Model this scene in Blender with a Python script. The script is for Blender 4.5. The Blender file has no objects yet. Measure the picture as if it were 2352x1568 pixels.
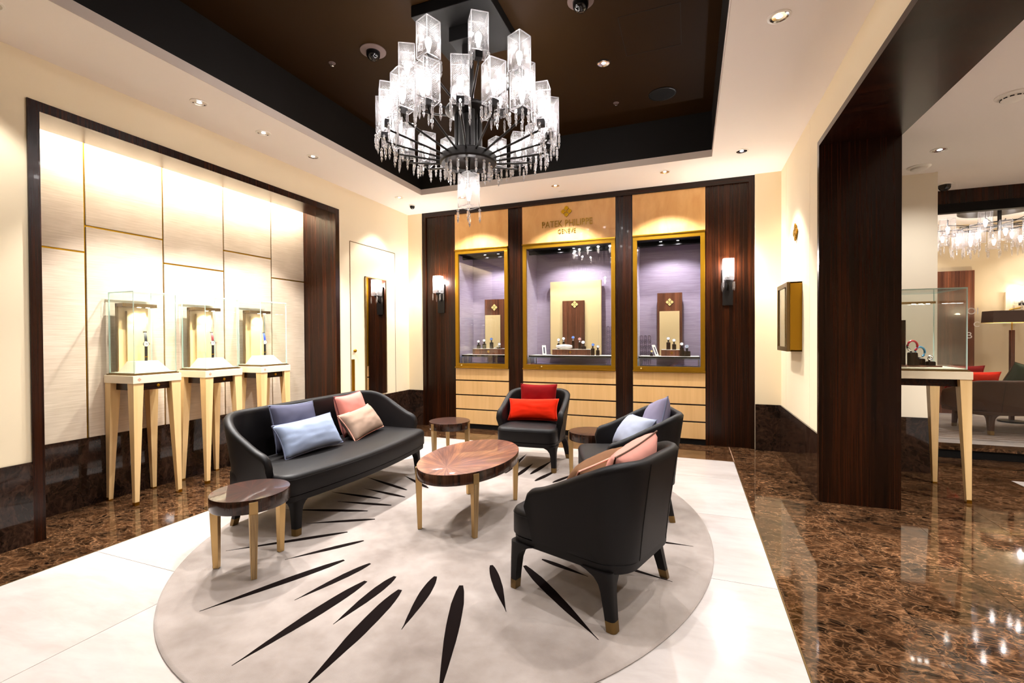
import bpy, bmesh, math, random
from mathutils import Vector, Matrix, noise
random.seed(7)
PI = math.pi
scene = bpy.context.scene
COL = scene.collection

# ------------------------------------------------------------------ camera
cam_d = bpy.data.cameras.new('camera')
cam_d.sensor_width = 36.0
cam_d.lens = 1066.0 * 36.0 / 2352.0
cam_d.clip_start = 0.05
cam = bpy.data.objects.new('camera', cam_d)
COL.objects.link(cam)
Rm = Matrix(((0.93370, 0.00187, 0.35803), (0.35803, 0.01174, -0.93364), (-0.00595, 0.99993, 0.01029)))
cam.matrix_world = Matrix.Translation((0, 0, 1.3)) @ Rm.to_4x4()
scene.camera = cam

# ------------------------------------------------------------------ world, exposure, render look
w = bpy.data.worlds.new('world'); scene.world = w
w.use_nodes = True
w.node_tree.nodes['Background'].inputs[0].default_value = (0.9, 0.8, 0.7, 1)
w.node_tree.nodes['Background'].inputs[1].default_value = 0.02
vs = scene.view_settings
vs.view_transform = 'Standard'
try: vs.look = 'None'
except Exception: pass
vs.gamma = 1.0
vs.use_curve_mapping = False
vs.exposure = 1.30
cy = scene.cycles
cy.max_bounces = 7
cy.diffuse_bounces = 5
cy.glossy_bounces = 3
cy.transmission_bounces = 3
cy.use_adaptive_sampling = True
cy.adaptive_threshold = 0.12
cy.adaptive_min_samples = 16
cy.transparent_max_bounces = 14
cy.caustics_reflective = False
cy.caustics_refractive = False
cy.sample_clamp_indirect = 5.0
cy.use_denoising = True
LW = 1.0                    # one factor for all lamps
WARM = (1.0, 0.965, 0.93)
NEUT = (1.0, 0.975, 0.965)

# ------------------------------------------------------------------ materials
def lin(r, g, b):
    f = lambda c: (c / 255 / 12.92) if c / 255 <= 0.04045 else ((c / 255 + 0.055) / 1.055) ** 2.4
    return (f(r), f(g), f(b), 1.0)

class NT:
    def __init__(s, name):
        s.m = bpy.data.materials.new(name); s.m.use_nodes = True
        s.t = s.m.node_tree; s.t.nodes.clear()
        s.out = s.t.nodes.new('ShaderNodeOutputMaterial')
    def n(s, typ, **kw):
        nd = s.t.nodes.new(typ)
        for k, v in kw.items():
            if k.startswith('i_'): nd.inputs[k[2:].replace('_', ' ')].default_value = v
            else: setattr(nd, k, v)
        return nd
    def l(s, a, b): s.t.links.new(a, b)
    def math(s, op, a, b=None):
        nd = s.t.nodes.new('ShaderNodeMath'); nd.operation = op
        for i, x in enumerate((a, b)):
            if x is None: continue
            if isinstance(x, (int, float)): nd.inputs[i].default_value = x
            else: s.l(x, nd.inputs[i])
        return nd.outputs[0]
    def ramp(s, fac, stops):
        nd = s.t.nodes.new('ShaderNodeValToRGB')
        e = nd.color_ramp.elements
        while len(e) < len(stops): e.new(0.5)
        for q, (p, c) in zip(e, stops): q.position = p; q.color = c if len(c) == 4 else (*c, 1)
        s.l(fac, nd.inputs[0]); return nd.outputs[0]
    def mix(s, fac, a, b, mode='MIX'):
        nd = s.t.nodes.new('ShaderNodeMix'); nd.data_type = 'RGBA'; nd.blend_type = mode
        for i, x in ((0, fac), (6, a), (7, b)):
            if isinstance(x, (int, float)): nd.inputs[i].default_value = x
            elif isinstance(x, tuple): nd.inputs[i].default_value = x
            else: s.l(x, nd.inputs[i])
        return nd.outputs[2]
    def coords(s, scale=(1, 1, 1), rnd=0.0, rot=(0, 0, 0)):
        tc = s.n('ShaderNodeTexCoord'); mp = s.n('ShaderNodeMapping')
        mp.inputs['Scale'].default_value = scale; mp.inputs['Rotation'].default_value = rot
        src = tc.outputs['Object']
        if rnd:
            oi = s.n('ShaderNodeObjectInfo')
            cmb = s.n('ShaderNodeCombineXYZ')
            r = s.math('MULTIPLY', oi.outputs['Random'], rnd)
            for k in range(3): s.l(r, cmb.inputs[k])
            ad = s.n('ShaderNodeVectorMath', operation='ADD')
            s.l(src, ad.inputs[0]); s.l(cmb.outputs[0], ad.inputs[1]); src = ad.outputs[0]
        s.l(src, mp.inputs['Vector']); return mp.outputs[0]
    def noise(s, vec, scale, detail=4, rough=0.5, dist=0.0):
        nd = s.n('ShaderNodeTexNoise'); s.l(vec, nd.inputs['Vector'])
        nd.inputs['Scale'].default_value = scale; nd.inputs['Detail'].default_value = detail
        nd.inputs['Roughness'].default_value = rough; nd.inputs['Distortion'].default_value = dist
        return nd.outputs['Fac']
    def bsdf(s, color, rough=0.5, metal=0.0, spec=0.5, coat=0.0, sheen=0.0, bump=None, bstr=0.1, bdist=0.002, sheen_tint=None, aniso=0):
        p = s.n('ShaderNodeBsdfPrincipled')
        for nm, v in (('Base Color', color), ('Roughness', rough), ('Metallic', metal)):
            if isinstance(v, (int, float)) or isinstance(v, tuple): p.inputs[nm].default_value = v
            else: s.l(v, p.inputs[nm])
        p.inputs['Specular IOR Level'].default_value = spec
        p.inputs['Coat Weight'].default_value = coat; p.inputs['Coat Roughness'].default_value = 0.03
        p.inputs['Sheen Weight'].default_value = sheen
        p.inputs['Sheen Roughness'].default_value = 0.4
        if sheen_tint: p.inputs['Sheen Tint'].default_value = sheen_tint
        if bump is not None:
            b = s.n('ShaderNodeBump'); b.inputs['Strength'].default_value = bstr; b.inputs['Distance'].default_value = bdist
            s.l(bump, b.inputs['Height']); s.l(b.outputs[0], p.inputs['Normal'])
        s.l(p.outputs[0], s.out.inputs[0]); return p

M = {}
def plain(name, c, rough=0.5, metal=0.0, **k):
    t = NT(name); t.bsdf(c, rough, metal, **k); M[name] = t.m; return t.m

def wood(name, axis, dark, light, rough=0.27, coat=0.2, scale=1.0, spec=0.4):
    mid = 0.5 if dark[0] > 0.2 else 0.36
    t = NT(name)
    sc = [70 * scale] * 3; sc['xyz'.index(axis)] = 0.9
    v = t.coords(tuple(sc), rnd=3.0)
    n1 = t.noise(v, 1.0, 5, 0.65)
    sc2 = [14 * scale] * 3; sc2['xyz'.index(axis)] = 0.25
    n2 = t.noise(t.coords(tuple(sc2), rnd=5.0), 1.0, 3, 0.55)
    f = t.math('ADD', t.math('MULTIPLY', n1, 0.62), t.math('MULTIPLY', n2, 0.38))
    c = t.ramp(f, [(0.36, dark), (0.50, tuple((a + b) * mid for a, b in zip(dark[:3], light[:3])) + (1,)), (0.66, light)])
    t.bsdf(c, rough, coat=coat, spec=spec, bump=n1, bstr=0.06)
    M[name] = t.m
EB_D, EB_L = lin(10, 4, 2), lin(58, 25, 7)
for ax in 'xyz': wood('ebony_' + ax, ax, EB_D, EB_L, coat=0.04, spec=0.28)
wood('walnut_z', 'z', lin(60, 28, 18), lin(140, 84, 58), rough=0.3, coat=0.2)
wood('maple_x', 'z', lin(216, 172, 112), lin(230, 188, 130), rough=0.4, coat=0.1, scale=0.4)
wood('maple_z', 'z', lin(222, 184, 126), lin(238, 204, 148), rough=0.4, coat=0.1, scale=0.4)
wood('oak_gold', 'z', lin(120, 92, 56), lin(196, 164, 116), rough=0.35, coat=0.1, scale=1.6)

def sycamore():                                      # rippled pale veneer of the header panels
    t = NT('sycamore'); v = t.coords((2.6, 2.6, 1.1), rnd=4, rot=(0, 0.25, 0))
    a = t.noise(v, 3.0, 4, 0.6, 0.8)
    b = t.noise(t.coords((8, 8, 0.8), rnd=2), 1.0, 3, 0.5)
    c = t.ramp(t.math('ADD', t.math('MULTIPLY', a, 0.6), t.math('MULTIPLY', b, 0.4)), [(0.35, lin(206, 152, 88)), (0.7, lin(226, 178, 114))])
    t.bsdf(c, 0.42, coat=0.1, bump=a, bstr=0.05); M['sycamore'] = t.m
sycamore()

def plaster(name, c, var=0.05):
    t = NT(name); v = t.coords((1, 1, 1))
    a = t.noise(v, 90, 3, 0.6); b = t.noise(v, 1.3, 2)
    cc = t.mix(t.math('ADD', t.math('MULTIPLY', a, var), t.math('MULTIPLY', b, var)), c, tuple(x * 0.8 for x in c[:3]) + (1,))
    t.bsdf(cc, 0.75, spec=0.25, bump=a, bstr=0.04); M[name] = t.m
plaster('wall_cream', lin(240, 225, 194))
plaster('ceil_white', lin(248, 240, 232), 0.02)
plaster('wall_white', lin(240, 228, 206), 0.03)
plaster('wall_stone', lin(214, 194, 160), 0.6)
plain('coffer_brown', lin(36, 20, 3), 0.6, spec=0.08)
plain('coffer_dark', lin(14, 9, 5), 0.6, spec=0.25)
plain('lip_grey', lin(214, 200, 188), 0.7)

def fabric_panel():
    t = NT('niche_fabric'); v = t.coords((6, 6, 160), rnd=5)
    a = t.noise(v, 1.0, 4, 0.6); b = t.noise(t.coords((2, 2, 2), rnd=5), 2.0, 2)
    c = t.ramp(t.math('ADD', t.math('MULTIPLY', a, 0.7), t.math('MULTIPLY', b, 0.3)), [(0.3, lin(190, 171, 147)), (0.7, lin(220, 204, 184))])
    t.bsdf(c, 0.6, sheen=0.2, bump=a, bstr=0.15, bdist=0.003); M['niche_fabric'] = t.m
fabric_panel()
def purple():
    t = NT('purple_fabric'); v = t.coords((5, 5, 120), rnd=5)
    a = t.noise(v, 1.0, 4, 0.6)
    c = t.ramp(a, [(0.3, lin(150, 134, 154)), (0.7, lin(178, 164, 184))])
    t.bsdf(c, 0.55, sheen=0.25, bump=a, bstr=0.15, bdist=0.003); M['purple_fabric'] = t.m
purple()

def emperador(name, dark, mid, light, rough=0.07, sc=1.0, vein=1.0):
    t = NT(name)
    v0 = t.coords((sc, sc * 1.5, sc), rnd=37.0)
    wn = t.n('ShaderNodeTexNoise'); t.l(v0, wn.inputs['Vector']); wn.inputs['Scale'].default_value = 5; wn.inputs['Detail'].default_value = 3
    sub = t.n('ShaderNodeVectorMath', operation='MULTIPLY_ADD'); t.l(wn.outputs['Color'], sub.inputs[0])
    sub.inputs[1].default_value = (0.22, 0.22, 0.22); t.l(v0, sub.inputs[2]); v = sub.outputs[0]
    def vor(feat, sc_):
        q = t.n('ShaderNodeTexVoronoi', feature=feat); t.l(v, q.inputs['Vector']); q.inputs['Scale'].default_value = sc_; return q
    cA, cB = vor('F1', 9.0), vor('F1', 24.0)
    eA, eB = vor('DISTANCE_TO_EDGE', 9.0), vor('DISTANCE_TO_EDGE', 24.0)
    fine = t.noise(v, 42, 6, 0.7); big = t.noise(v, 1.7, 4, 0.6); med = t.noise(v, 7, 4, 0.6)
    def red(q):
        s_ = t.n('ShaderNodeSeparateColor'); t.l(q.outputs['Color'], s_.inputs[0]); return s_.outputs[0]
    mixv = t.math('ADD', t.math('MULTIPLY', red(cA), 0.45), t.math('ADD', t.math('MULTIPLY', red(cB), 0.35), t.math('MULTIPLY', med, 0.4)))
    cell = t.ramp(mixv, [(0.34, dark), (0.52, tuple(0.5 * (x + y) for x, y in zip(dark[:3], mid[:3])) + (1,)), (0.80, mid)])
    ma = t.ramp(fine, [(0.30, (0.55, 0.55, 0.55, 1)), (0.70, (1.45, 1.45, 1.45, 1))])
    c1 = t.mix(1.0, cell, ma, 'MULTIPLY')
    e1 = t.ramp(eA.outputs[0], [(0.0, (1, 1, 1, 1)), (0.05, (0.45, 0.45, 0.45, 1)), (0.16, (0, 0, 0, 1))])
    e2 = t.ramp(eB.outputs[0], [(0.0, (1, 1, 1, 1)), (0.12, (0, 0, 0, 1))])
    bg = t.ramp(big, [(0.34, (0.15, 0.15, 0.15, 1)), (0.66, (1, 1, 1, 1))])
    fg = t.ramp(fine, [(0.36, (0.1, 0.1, 0.1, 1)), (0.62, (1, 1, 1, 1))])
    k = t.math('MULTIPLY', t.math('ADD', t.math('MULTIPLY', e1, 0.55), t.math('MULTIPLY', e2, 0.55)), bg)
    k = t.math('MULTIPLY', t.math('MULTIPLY', k, fg), vein)
    c2 = t.mix(t.math('MINIMUM', k, 1.0), c1, light)
    t.bsdf(c2, rough, spec=0.38); M[name] = t.m
emperador('marble_brown', lin(15, 8, 4), lin(58, 36, 20), lin(154, 112, 78), rough=0.05, sc=1.0, vein=1.0)
emperador('marble_dark', lin(20, 12, 9), lin(44, 29, 22), lin(110, 80, 62), rough=0.05, sc=0.7, vein=0.4)
def white_marble():
    t = NT('marble_white'); v = t.coords((0.6, 1.8, 1), rnd=11)
    a = t.noise(v, 1.5, 6, 0.6, 0.9); b = t.noise(v, 7, 5, 0.6, 0.6)
    c = t.ramp(t.math('ADD', t.math('MULTIPLY', a, 0.7), t.math('MULTIPLY', b, 0.3)), [(0.3, lin(164, 155, 149)), (0.5, lin(179, 171, 167)), (0.72, lin(189, 182, 179))])
    t.bsdf(c, 0.2, spec=0.3); M['marble_white'] = t.m
white_marble()
plain('grout', lin(150, 118, 96), 0.7)

def rug():
    t = NT('rug_wool'); v = t.coords((1, 1, 1))
    a = t.noise(v, 2.6, 3, 0.5, 0.4); f = t.noise(v, 420, 2, 0.6); m = t.noise(v, 12, 3, 0.6)
    c = t.ramp(t.math('ADD', t.math('MULTIPLY', a, 0.75), t.math('MULTIPLY', m, 0.25)), [(0.28, lin(118, 106, 99)), (0.5, lin(148, 137, 130)), (0.72, lin(170, 160, 154))])
    t.bsdf(c, 0.85, spec=0.2, sheen=0.35, bump=f, bstr=0.5, bdist=0.003); M['rug_wool'] = t.m
rug()
plain('rug_black', lin(17, 10, 9), 0.95, spec=0.05)

def leather(name, c):
    t = NT(name); v = t.coords((1, 1, 1)); f = t.noise(v, 260, 3, 0.6); b = t.noise(v, 3, 2)
    cc = t.mix(t.math('MULTIPLY', b, 0.5), c, tuple(x * 0.75 for x in c[:3]) + (1,))
    t.bsdf(cc, 0.50, spec=0.24, bump=f, bstr=0.10, bdist=0.001); M[name] = t.m
leather('leather', lin(13, 10, 11))
leather('leather_brown', lin(74, 44, 25))
def cloth(name, c, sheen=0.6, rough=0.85, tint=None, weave=600):
    t = NT(name); v = t.coords((1, 1, 1)); f = t.noise(v, weave, 2, 0.7); b = t.noise(v, 9, 3, 0.6)
    cc = t.mix(t.math('ADD', t.math('MULTIPLY', b, 0.35), t.math('MULTIPLY', f, 0.3)), c, tuple(x * 0.55 for x in c[:3]) + (1,))
    t.bsdf(cc, rough, spec=0.12, sheen=sheen * .45, sheen_tint=tint or c, bump=f, bstr=0.35, bdist=0.0015); M[name] = t.m
cloth('velvet_navy', lin(84, 84, 104)); cloth('linen_blue', lin(158, 172, 200), 0.2)
cloth('velvet_pink', lin(214, 136, 124)); cloth('linen_taupe', lin(168, 142, 124), 0.2)
cloth('velvet_red', lin(132, 3, 7)); cloth('velvet_orange', lin(236, 42, 8))
cloth('velvet_lavender', lin(140, 134, 158)); cloth('linen_pale', lin(176, 184, 206), 0.2)
cloth('linen_brown', lin(128, 92, 66), 0.2); cloth('velvet_green', lin(70, 84, 62)); cloth('velvet_rose', lin(222, 156, 142))
plain('pipe_navy', lin(110, 116, 140), 0.7); plain('pipe_pink', lin(226, 160, 140), 0.7); plain('pipe_brown', lin(84, 52, 34), 0.7)
plain('pipe_red', lin(150, 8, 10), 0.7); plain('pipe_plum', lin(120, 56, 58), 0.7); plain('pipe_orange', lin(240, 60, 16), 0.7)

plain('brass', lin(196, 150, 46), 0.28, 1.0)
plain('brass_satin', lin(176, 132, 26), 0.36, 1.0)
plain('brass_dark', lin(124, 100, 62), 0.4, 0.9)
plain('gold_lacquer', lin(158, 116, 20), 0.36, 0.7, spec=0.35)
plain('champagne', lin(196, 164, 112), 0.34, 0.9)
plain('gold_bright', lin(248, 226, 150), 0.3, 0.35)
plain('black_metal', lin(22, 19, 18), 0.42, 0.5)
plain('black_gloss', lin(10, 9, 10), 0.12)
plain('black_matte', lin(6, 5, 5), 0.6, spec=0.2)
plain('chrome', lin(225, 228, 235), 0.12, 1.0)
plain('steel', lin(214, 216, 222), 0.18, 1.0)
plain('mirror', lin(232, 228, 222), 0.015, 1.0)
plain('white_paint', lin(242, 236, 226), 0.4)
plain('cream_lacquer', lin(238, 222, 192), 0.35, coat=0.1)
plain('cream_board', lin(226, 200, 146), 0.55)
plain('dial_white', lin(246, 246, 246), 0.3)
plain('dial_blue', lin(90, 130, 210), 0.25)
plain('strap_black', lin(18, 16, 18), 0.5); plain('strap_blue', lin(30, 60, 170), 0.45); plain('strap_red', lin(120, 26, 30), 0.5)
plain('enamel_red', lin(200, 40, 60), 0.25); plain('enamel_teal', lin(70, 150, 190), 0.25)
plain('paper_white', lin(240, 236, 228), 0.6)
plain('mauve', lin(150, 130, 150), 0.6)
plain('reflection_white', lin(238, 230, 222), 0.5)
plain('lampshade_brown', lin(70, 48, 36), 0.7)

def glass(name, tint=(1, 1, 1, 1), base=0.045, mult=1.0, rough=0.0):
    t = NT(name)
    lw = t.n('ShaderNodeLayerWeight'); lw.inputs['Blend'].default_value = 0.5
    k = t.math('POWER', lw.outputs['Facing'], 5.0)
    f = t.math('ADD', t.math('MULTIPLY', k, 0.9 * mult), base)
    tr = t.n('ShaderNodeBsdfTransparent'); tr.inputs[0].default_value = tint
    gl = t.n('ShaderNodeBsdfGlossy'); gl.inputs['Roughness'].default_value = rough
    mx = t.n('ShaderNodeMixShader'); t.l(f, mx.inputs[0]); t.l(tr.outputs[0], mx.inputs[1]); t.l(gl.outputs[0], mx.inputs[2])
    t.l(mx.outputs[0], t.out.inputs[0]); M[name] = t.m
glass('glass_clear', (0.97, 0.985, 0.975, 1), 0.03)
glass('glass_window', (0.96, 0.97, 0.965, 1), 0.05)
glass('glass_shop', (0.98, 0.98, 0.975, 1), 0.012)
glass('glass_shelf', (0.80, 0.93, 0.90, 1), 0.08)
def glass_edge():
    t = NT('glass_edge')
    tr = t.n('ShaderNodeBsdfTransparent'); tr.inputs[0].default_value = (0.6, 0.85, 0.78, 1)
    p = t.n('ShaderNodeBsdfPrincipled'); p.inputs['Base Color'].default_value = (0.62, 0.84, 0.77, 1); p.inputs['Roughness'].default_value = 0.1
    mx = t.n('ShaderNodeMixShader'); mx.inputs[0].default_value = 0.85
    t.l(tr.outputs[0], mx.inputs[1]); t.l(p.outputs[0], mx.inputs[2]); t.l(mx.outputs[0], t.out.inputs[0]); M['glass_edge'] = t.m
glass_edge()
def cut_crystal():                                   # diamond-cut lead crystal of the lamp shades
    t = NT('cut_crystal'); tc = t.n('ShaderNodeTexCoord'); s = t.n('ShaderNodeSeparateXYZ'); t.l(tc.outputs['Object'], s.inputs[0])
    h = t.math('ADD', s.outputs[0], s.outputs[1])
    def lines(op):
        q = t.math('MULTIPLY', t.math(op, h, s.outputs[2]), 88.0)
        return t.math('ABSOLUTE', t.math('SUBTRACT', t.math('FRACT', q), 0.5))
    a = t.math('MAXIMUM', lines('ADD'), lines('SUBTRACT'))
    fac = t.ramp(a, [(0.30, (0.008, 0.008, 0.008, 1)), (0.42, (0.20, 0.20, 0.20, 1))])
    b = t.n('ShaderNodeBump'); b.inputs['Strength'].default_value = 0.7; b.inputs['Distance'].default_value = 0.004; t.l(a, b.inputs['Height'])
    tr = t.n('ShaderNodeBsdfTransparent'); tr.inputs[0].default_value = (0.95, 0.94, 0.96, 1)
    tl = t.n('ShaderNodeBsdfTranslucent'); tl.inputs[0].default_value = (0.95, 0.93, 0.95, 1)
    df = t.n('ShaderNodeBsdfDiffuse'); df.inputs[0].default_value = (0.9, 0.88, 0.9, 1)
    gl = t.n('ShaderNodeBsdfGlossy'); gl.inputs['Roughness'].default_value = 0.08; t.l(b.outputs[0], gl.inputs['Normal'])
    m0 = t.n('ShaderNodeMixShader'); m0.inputs[0].default_value = 0.3; t.l(tl.outputs[0], m0.inputs[1]); t.l(df.outputs[0], m0.inputs[2])
    m1 = t.n('ShaderNodeMixShader'); m1.inputs[0].default_value = 0.3; t.l(m0.outputs[0], m1.inputs[1]); t.l(gl.outputs[0], m1.inputs[2])
    m2 = t.n('ShaderNodeMixShader'); t.l(fac, m2.inputs[0]); t.l(tr.outputs[0], m2.inputs[1]); t.l(m1.outputs[0], m2.inputs[2])
    t.l(m2.outputs[0], t.out.inputs[0]); M['cut_crystal'] = t.m
cut_crystal()
def crystal():
    t = NT('crystal')
    g = t.n('ShaderNodeBsdfGlass'); g.inputs['Roughness'].default_value = 0.0; g.inputs['IOR'].default_value = 1.6
    g.inputs[0].default_value = (0.98, 0.97, 0.99, 1)
    tr = t.n('ShaderNodeBsdfTransparent'); d = t.n('ShaderNodeBsdfTranslucent'); d.inputs[0].default_value = (1, 1, 1, 1)
    m0 = t.n('ShaderNodeMixShader'); m0.inputs[0].default_value = 0.22; t.l(g.outputs[0], m0.inputs[1]); t.l(d.outputs[0], m0.inputs[2])
    m1 = t.n('ShaderNodeMixShader'); m1.inputs[0].default_value = 0.25; t.l(m0.outputs[0], m1.inputs[1]); t.l(tr.outputs[0], m1.inputs[2])
    t.l(m1.outputs[0], t.out.inputs[0]); M['crystal'] = t.m
crystal()
def emit(name, c, strength):
    t = NT(name); e = t.n('ShaderNodeEmission'); e.inputs[0].default_value = (*c, 1); e.inputs[1].default_value = strength
    t.l(e.outputs[0], t.out.inputs[0]); M[name] = t.m
    t.m.cycles.emission_sampling = 'NONE'          # the lamp objects beside it do the lighting
emit('bulb', (1.0, 0.90, 0.80), 5.0)
emit('led', (1.0, 0.94, 0.86), 14.0)
emit('led_strip', (1.0, 0.90, 0.76), 34.0)
emit('lens', (0.95, 0.97, 1.0), 3.0)
emit('lamp_glow', (1.0, 0.84, 0.6), 6.0)

def burst(name, cx, cyy, dark, mid, light):
    t = NT(name); tc = t.n('ShaderNodeTexCoord'); s = t.n('ShaderNodeSeparateXYZ'); t.l(tc.outputs['Object'], s.inputs[0])
    dx = t.math('SUBTRACT', s.outputs[0], cx); dy = t.math('SUBTRACT', s.outputs[1], cyy)
    ang = t.math('ARCTAN2', dy, dx)
    rr = t.math('SQRT', t.math('ADD', t.math('MULTIPLY', dx, dx), t.math('MULTIPLY', dy, dy)))
    cb = t.n('ShaderNodeCombineXYZ'); t.l(t.math('MULTIPLY', ang, 26.0), cb.inputs[0]); t.l(t.math('MULTIPLY', rr, 4.0), cb.inputs[1])
    n1 = t.noise(cb.outputs[0], 1.0, 5, 0.7)
    cb2 = t.n('ShaderNodeCombineXYZ'); t.l(t.math('MULTIPLY', ang, 3.0), cb2.inputs[0]); n2 = t.noise(cb2.outputs[0], 1.0, 2)
    f = t.math('ADD', t.math('MULTIPLY', n1, 0.6), t.math('MULTIPLY', n2, 0.4))
    c = t.ramp(f, [(0.34, dark), (0.5, mid), (0.64, light)])
    t.bsdf(c, 0.42, coat=0.7, spec=0.2); M[name] = t.m
burst('burst_coffee', -0.01, -0.345, lin(72, 39, 31), lin(118, 75, 60), lin(172, 116, 80))
burst('burst_side', 0.0, 0.0, lin(28, 12, 9), lin(48, 22, 15), lin(84, 44, 28))
t = NT('lacquer'); v = t.coords((40, 40, 1.2)); nn = t.noise(v, 1, 4, 0.6)
t.bsdf(t.ramp(nn, [(0.35, lin(26, 14, 9)), (0.65, lin(66, 38, 24))]), 0.2, coat=0.25, spec=0.35); M['lacquer'] = t.m

# ------------------------------------------------------------------ mesh tools
class MB:
    def __init__(s): s.v = []; s.f = []; s.mi = []; s.cur = 0
    def add(s, vs, fs, m=None):
        o = len(s.v); s.v += [tuple(p) for p in vs]
        for f in fs: s.f.append(tuple(i + o for i in f)); s.mi.append(s.cur if m is None else m)
        return s
    def box(s, x0, x1, y0, y1, z0, z1, m=None):
        vs = [(x0, y0, z0), (x1, y0, z0), (x1, y1, z0), (x0, y1, z0), (x0, y0, z1), (x1, y0, z1), (x1, y1, z1), (x0, y1, z1)]
        return s.add(vs, [(0, 3, 2, 1), (4, 5, 6, 7), (0, 1, 5, 4), (1, 2, 6, 5), (2, 3, 7, 6), (3, 0, 4, 7)], m)
    def loft(s, rings, cap0=True, cap1=True, closed=True, m=None):
        n = len(rings[0]); vs = [p for r in rings for p in r]; fs = []
        for a in range(len(rings) - 1):
            for i in range(n if closed else n - 1):
                j = (i + 1) % n; fs.append((a * n + i, a * n + j, (a + 1) * n + j, (a + 1) * n + i))
        if cap0: fs.append(tuple(range(n - 1, -1, -1)))
        if cap1: fs.append(tuple((len(rings) - 1) * n + i for i in range(n)))
        return s.add(vs, fs, m)
    def lathe(s, prof, n=24, c=(0, 0, 0), cap0=True, cap1=True, m=None):
        rings = [[(c[0] + r * math.cos(2 * PI * i / n), c[1] + r * math.sin(2 * PI * i / n), c[2] + z) for i in range(n)] for r, z in prof]
        return s.loft(rings, cap0, cap1, m=m)
    def tube(s, path, r, n=8, closed=False, m=None):
        P = [Vector(p) for p in path]; rings = []; N = len(P)
        up = Vector((0, 0, 1))
        for i in range(N):
            d = (P[(i + 1) % N] - P[i - 1]) if closed else (P[min(i + 1, N - 1)] - P[max(i - 1, 0)])
            d.normalize(); u = up if abs(d.dot(up)) < 0.9 else Vector((1, 0, 0))
            a = d.cross(u).normalized(); b = a.cross(d)
            rr = r[i] if isinstance(r, (list, tuple)) else r
            rings.append([P[i] + a * math.cos(2 * PI * k / n) * rr + b * math.sin(2 * PI * k / n) * rr for k in range(n)])
        if closed: rings.append(rings[0]); return s.loft(rings, False, False, m=m)
        return s.loft(rings, m=m)
    def prism(s, poly, fn, d0, d1, m=None):            # 2-D polygon, fn(a, b, depth) -> point
        return s.loft([[fn(a, b, d0) for a, b in poly], [fn(a, b, d1) for a, b in poly]], m=m)
    def mesh(s, name, mats, smooth=None, bevel=None):
        me = bpy.data.meshes.new(name); me.from_pydata(s.v, [], s.f)
        for k in (mats if isinstance(mats, (list, tuple)) else [mats]): me.materials.append(M[k])
        me.polygons.foreach_set('material_index', s.mi)
        bm = bmesh.new(); bm.from_mesh(me)
        bmesh.ops.recalc_face_normals(bm, faces=bm.faces)
        if bevel: bmesh.ops.bevel(bm, geom=list(bm.edges), offset=bevel, segments=2, profile=0.6, affect='EDGES')
        bm.to_mesh(me); bm.free()
        if smooth is not None:
            me.polygons.foreach_set('use_smooth', [True] * len(me.polygons))
            me.set_sharp_from_angle(angle=math.radians(smooth))
        me.update(); return me

def link(name, me, parent=None, loc=None, rot=None):
    o = bpy.data.objects.new(name, me); COL.objects.link(o)
    if parent: o.parent = parent
    if loc: o.location = loc
    if rot: o.rotation_euler = rot
    return o
def part(parent, name, mb, mats, smooth=None, bevel=None, label=None, loc=None, rot=None):
    o = link(name, mb.mesh(name, mats, smooth, bevel), parent, loc, rot)
    if label: o['label'] = label
    return o
def thing(name, label, cat, loc=(0, 0, 0), rotz=0.0, group=None, rot=None):
    o = bpy.data.objects.new(name, None); COL.objects.link(o); o.empty_display_size = 0.1
    o.location = loc; o.rotation_euler = rot if rot else (0, 0, rotz)
    o['label'] = label; o['category'] = cat
    if group: o['group'] = group
    return o
def tag(o, label, cat, group=None):
    o['label'] = label; o['category'] = cat
    if group: o['group'] = group
    return o
def struct(name, mb, mats, parent=None, label=None, cat=None, smooth=None, bevel=None):
    o = link(name, mb.mesh(name, mats, smooth, bevel), parent)
    if parent is None:
        o['kind'] = 'structure'
        if label: o['label'] = label
        if cat: o['category'] = cat
    return o
B = lambda *a: MB().box(*a)
def copy_tree(o, parent=None):
    c = o.copy(); COL.objects.link(c); c.parent = parent
    for ch in list(o.children): copy_tree(ch, c)
    return c
def light(name, kind, loc, power, parent=None, color=WARM, radius=0.03, size=90, blend=0.4, rot=None, shape=None):
    d = bpy.data.lights.new(name, kind); d.energy = power * LW; d.color = color
    if kind == 'AREA':
        d.shape = 'RECTANGLE'; d.size, d.size_y = shape
    else: d.shadow_soft_size = radius
    if kind == 'SPOT': d.spot_size = math.radians(size); d.spot_blend = blend
    o = bpy.data.objects.new(name, d); COL.objects.link(o); o.location = loc
    if rot: o.rotation_euler = rot
    if parent: o.parent = parent
    return o

# ------------------------------------------------------------------ the room shell
XL, XN, XR, YB, ZC, ZT = -3.925, -4.405, 0.95, 5.93, 3.12, 3.58
YF, XE = -2.6, 5.4                                     # behind the camera, far side of the next room

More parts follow.
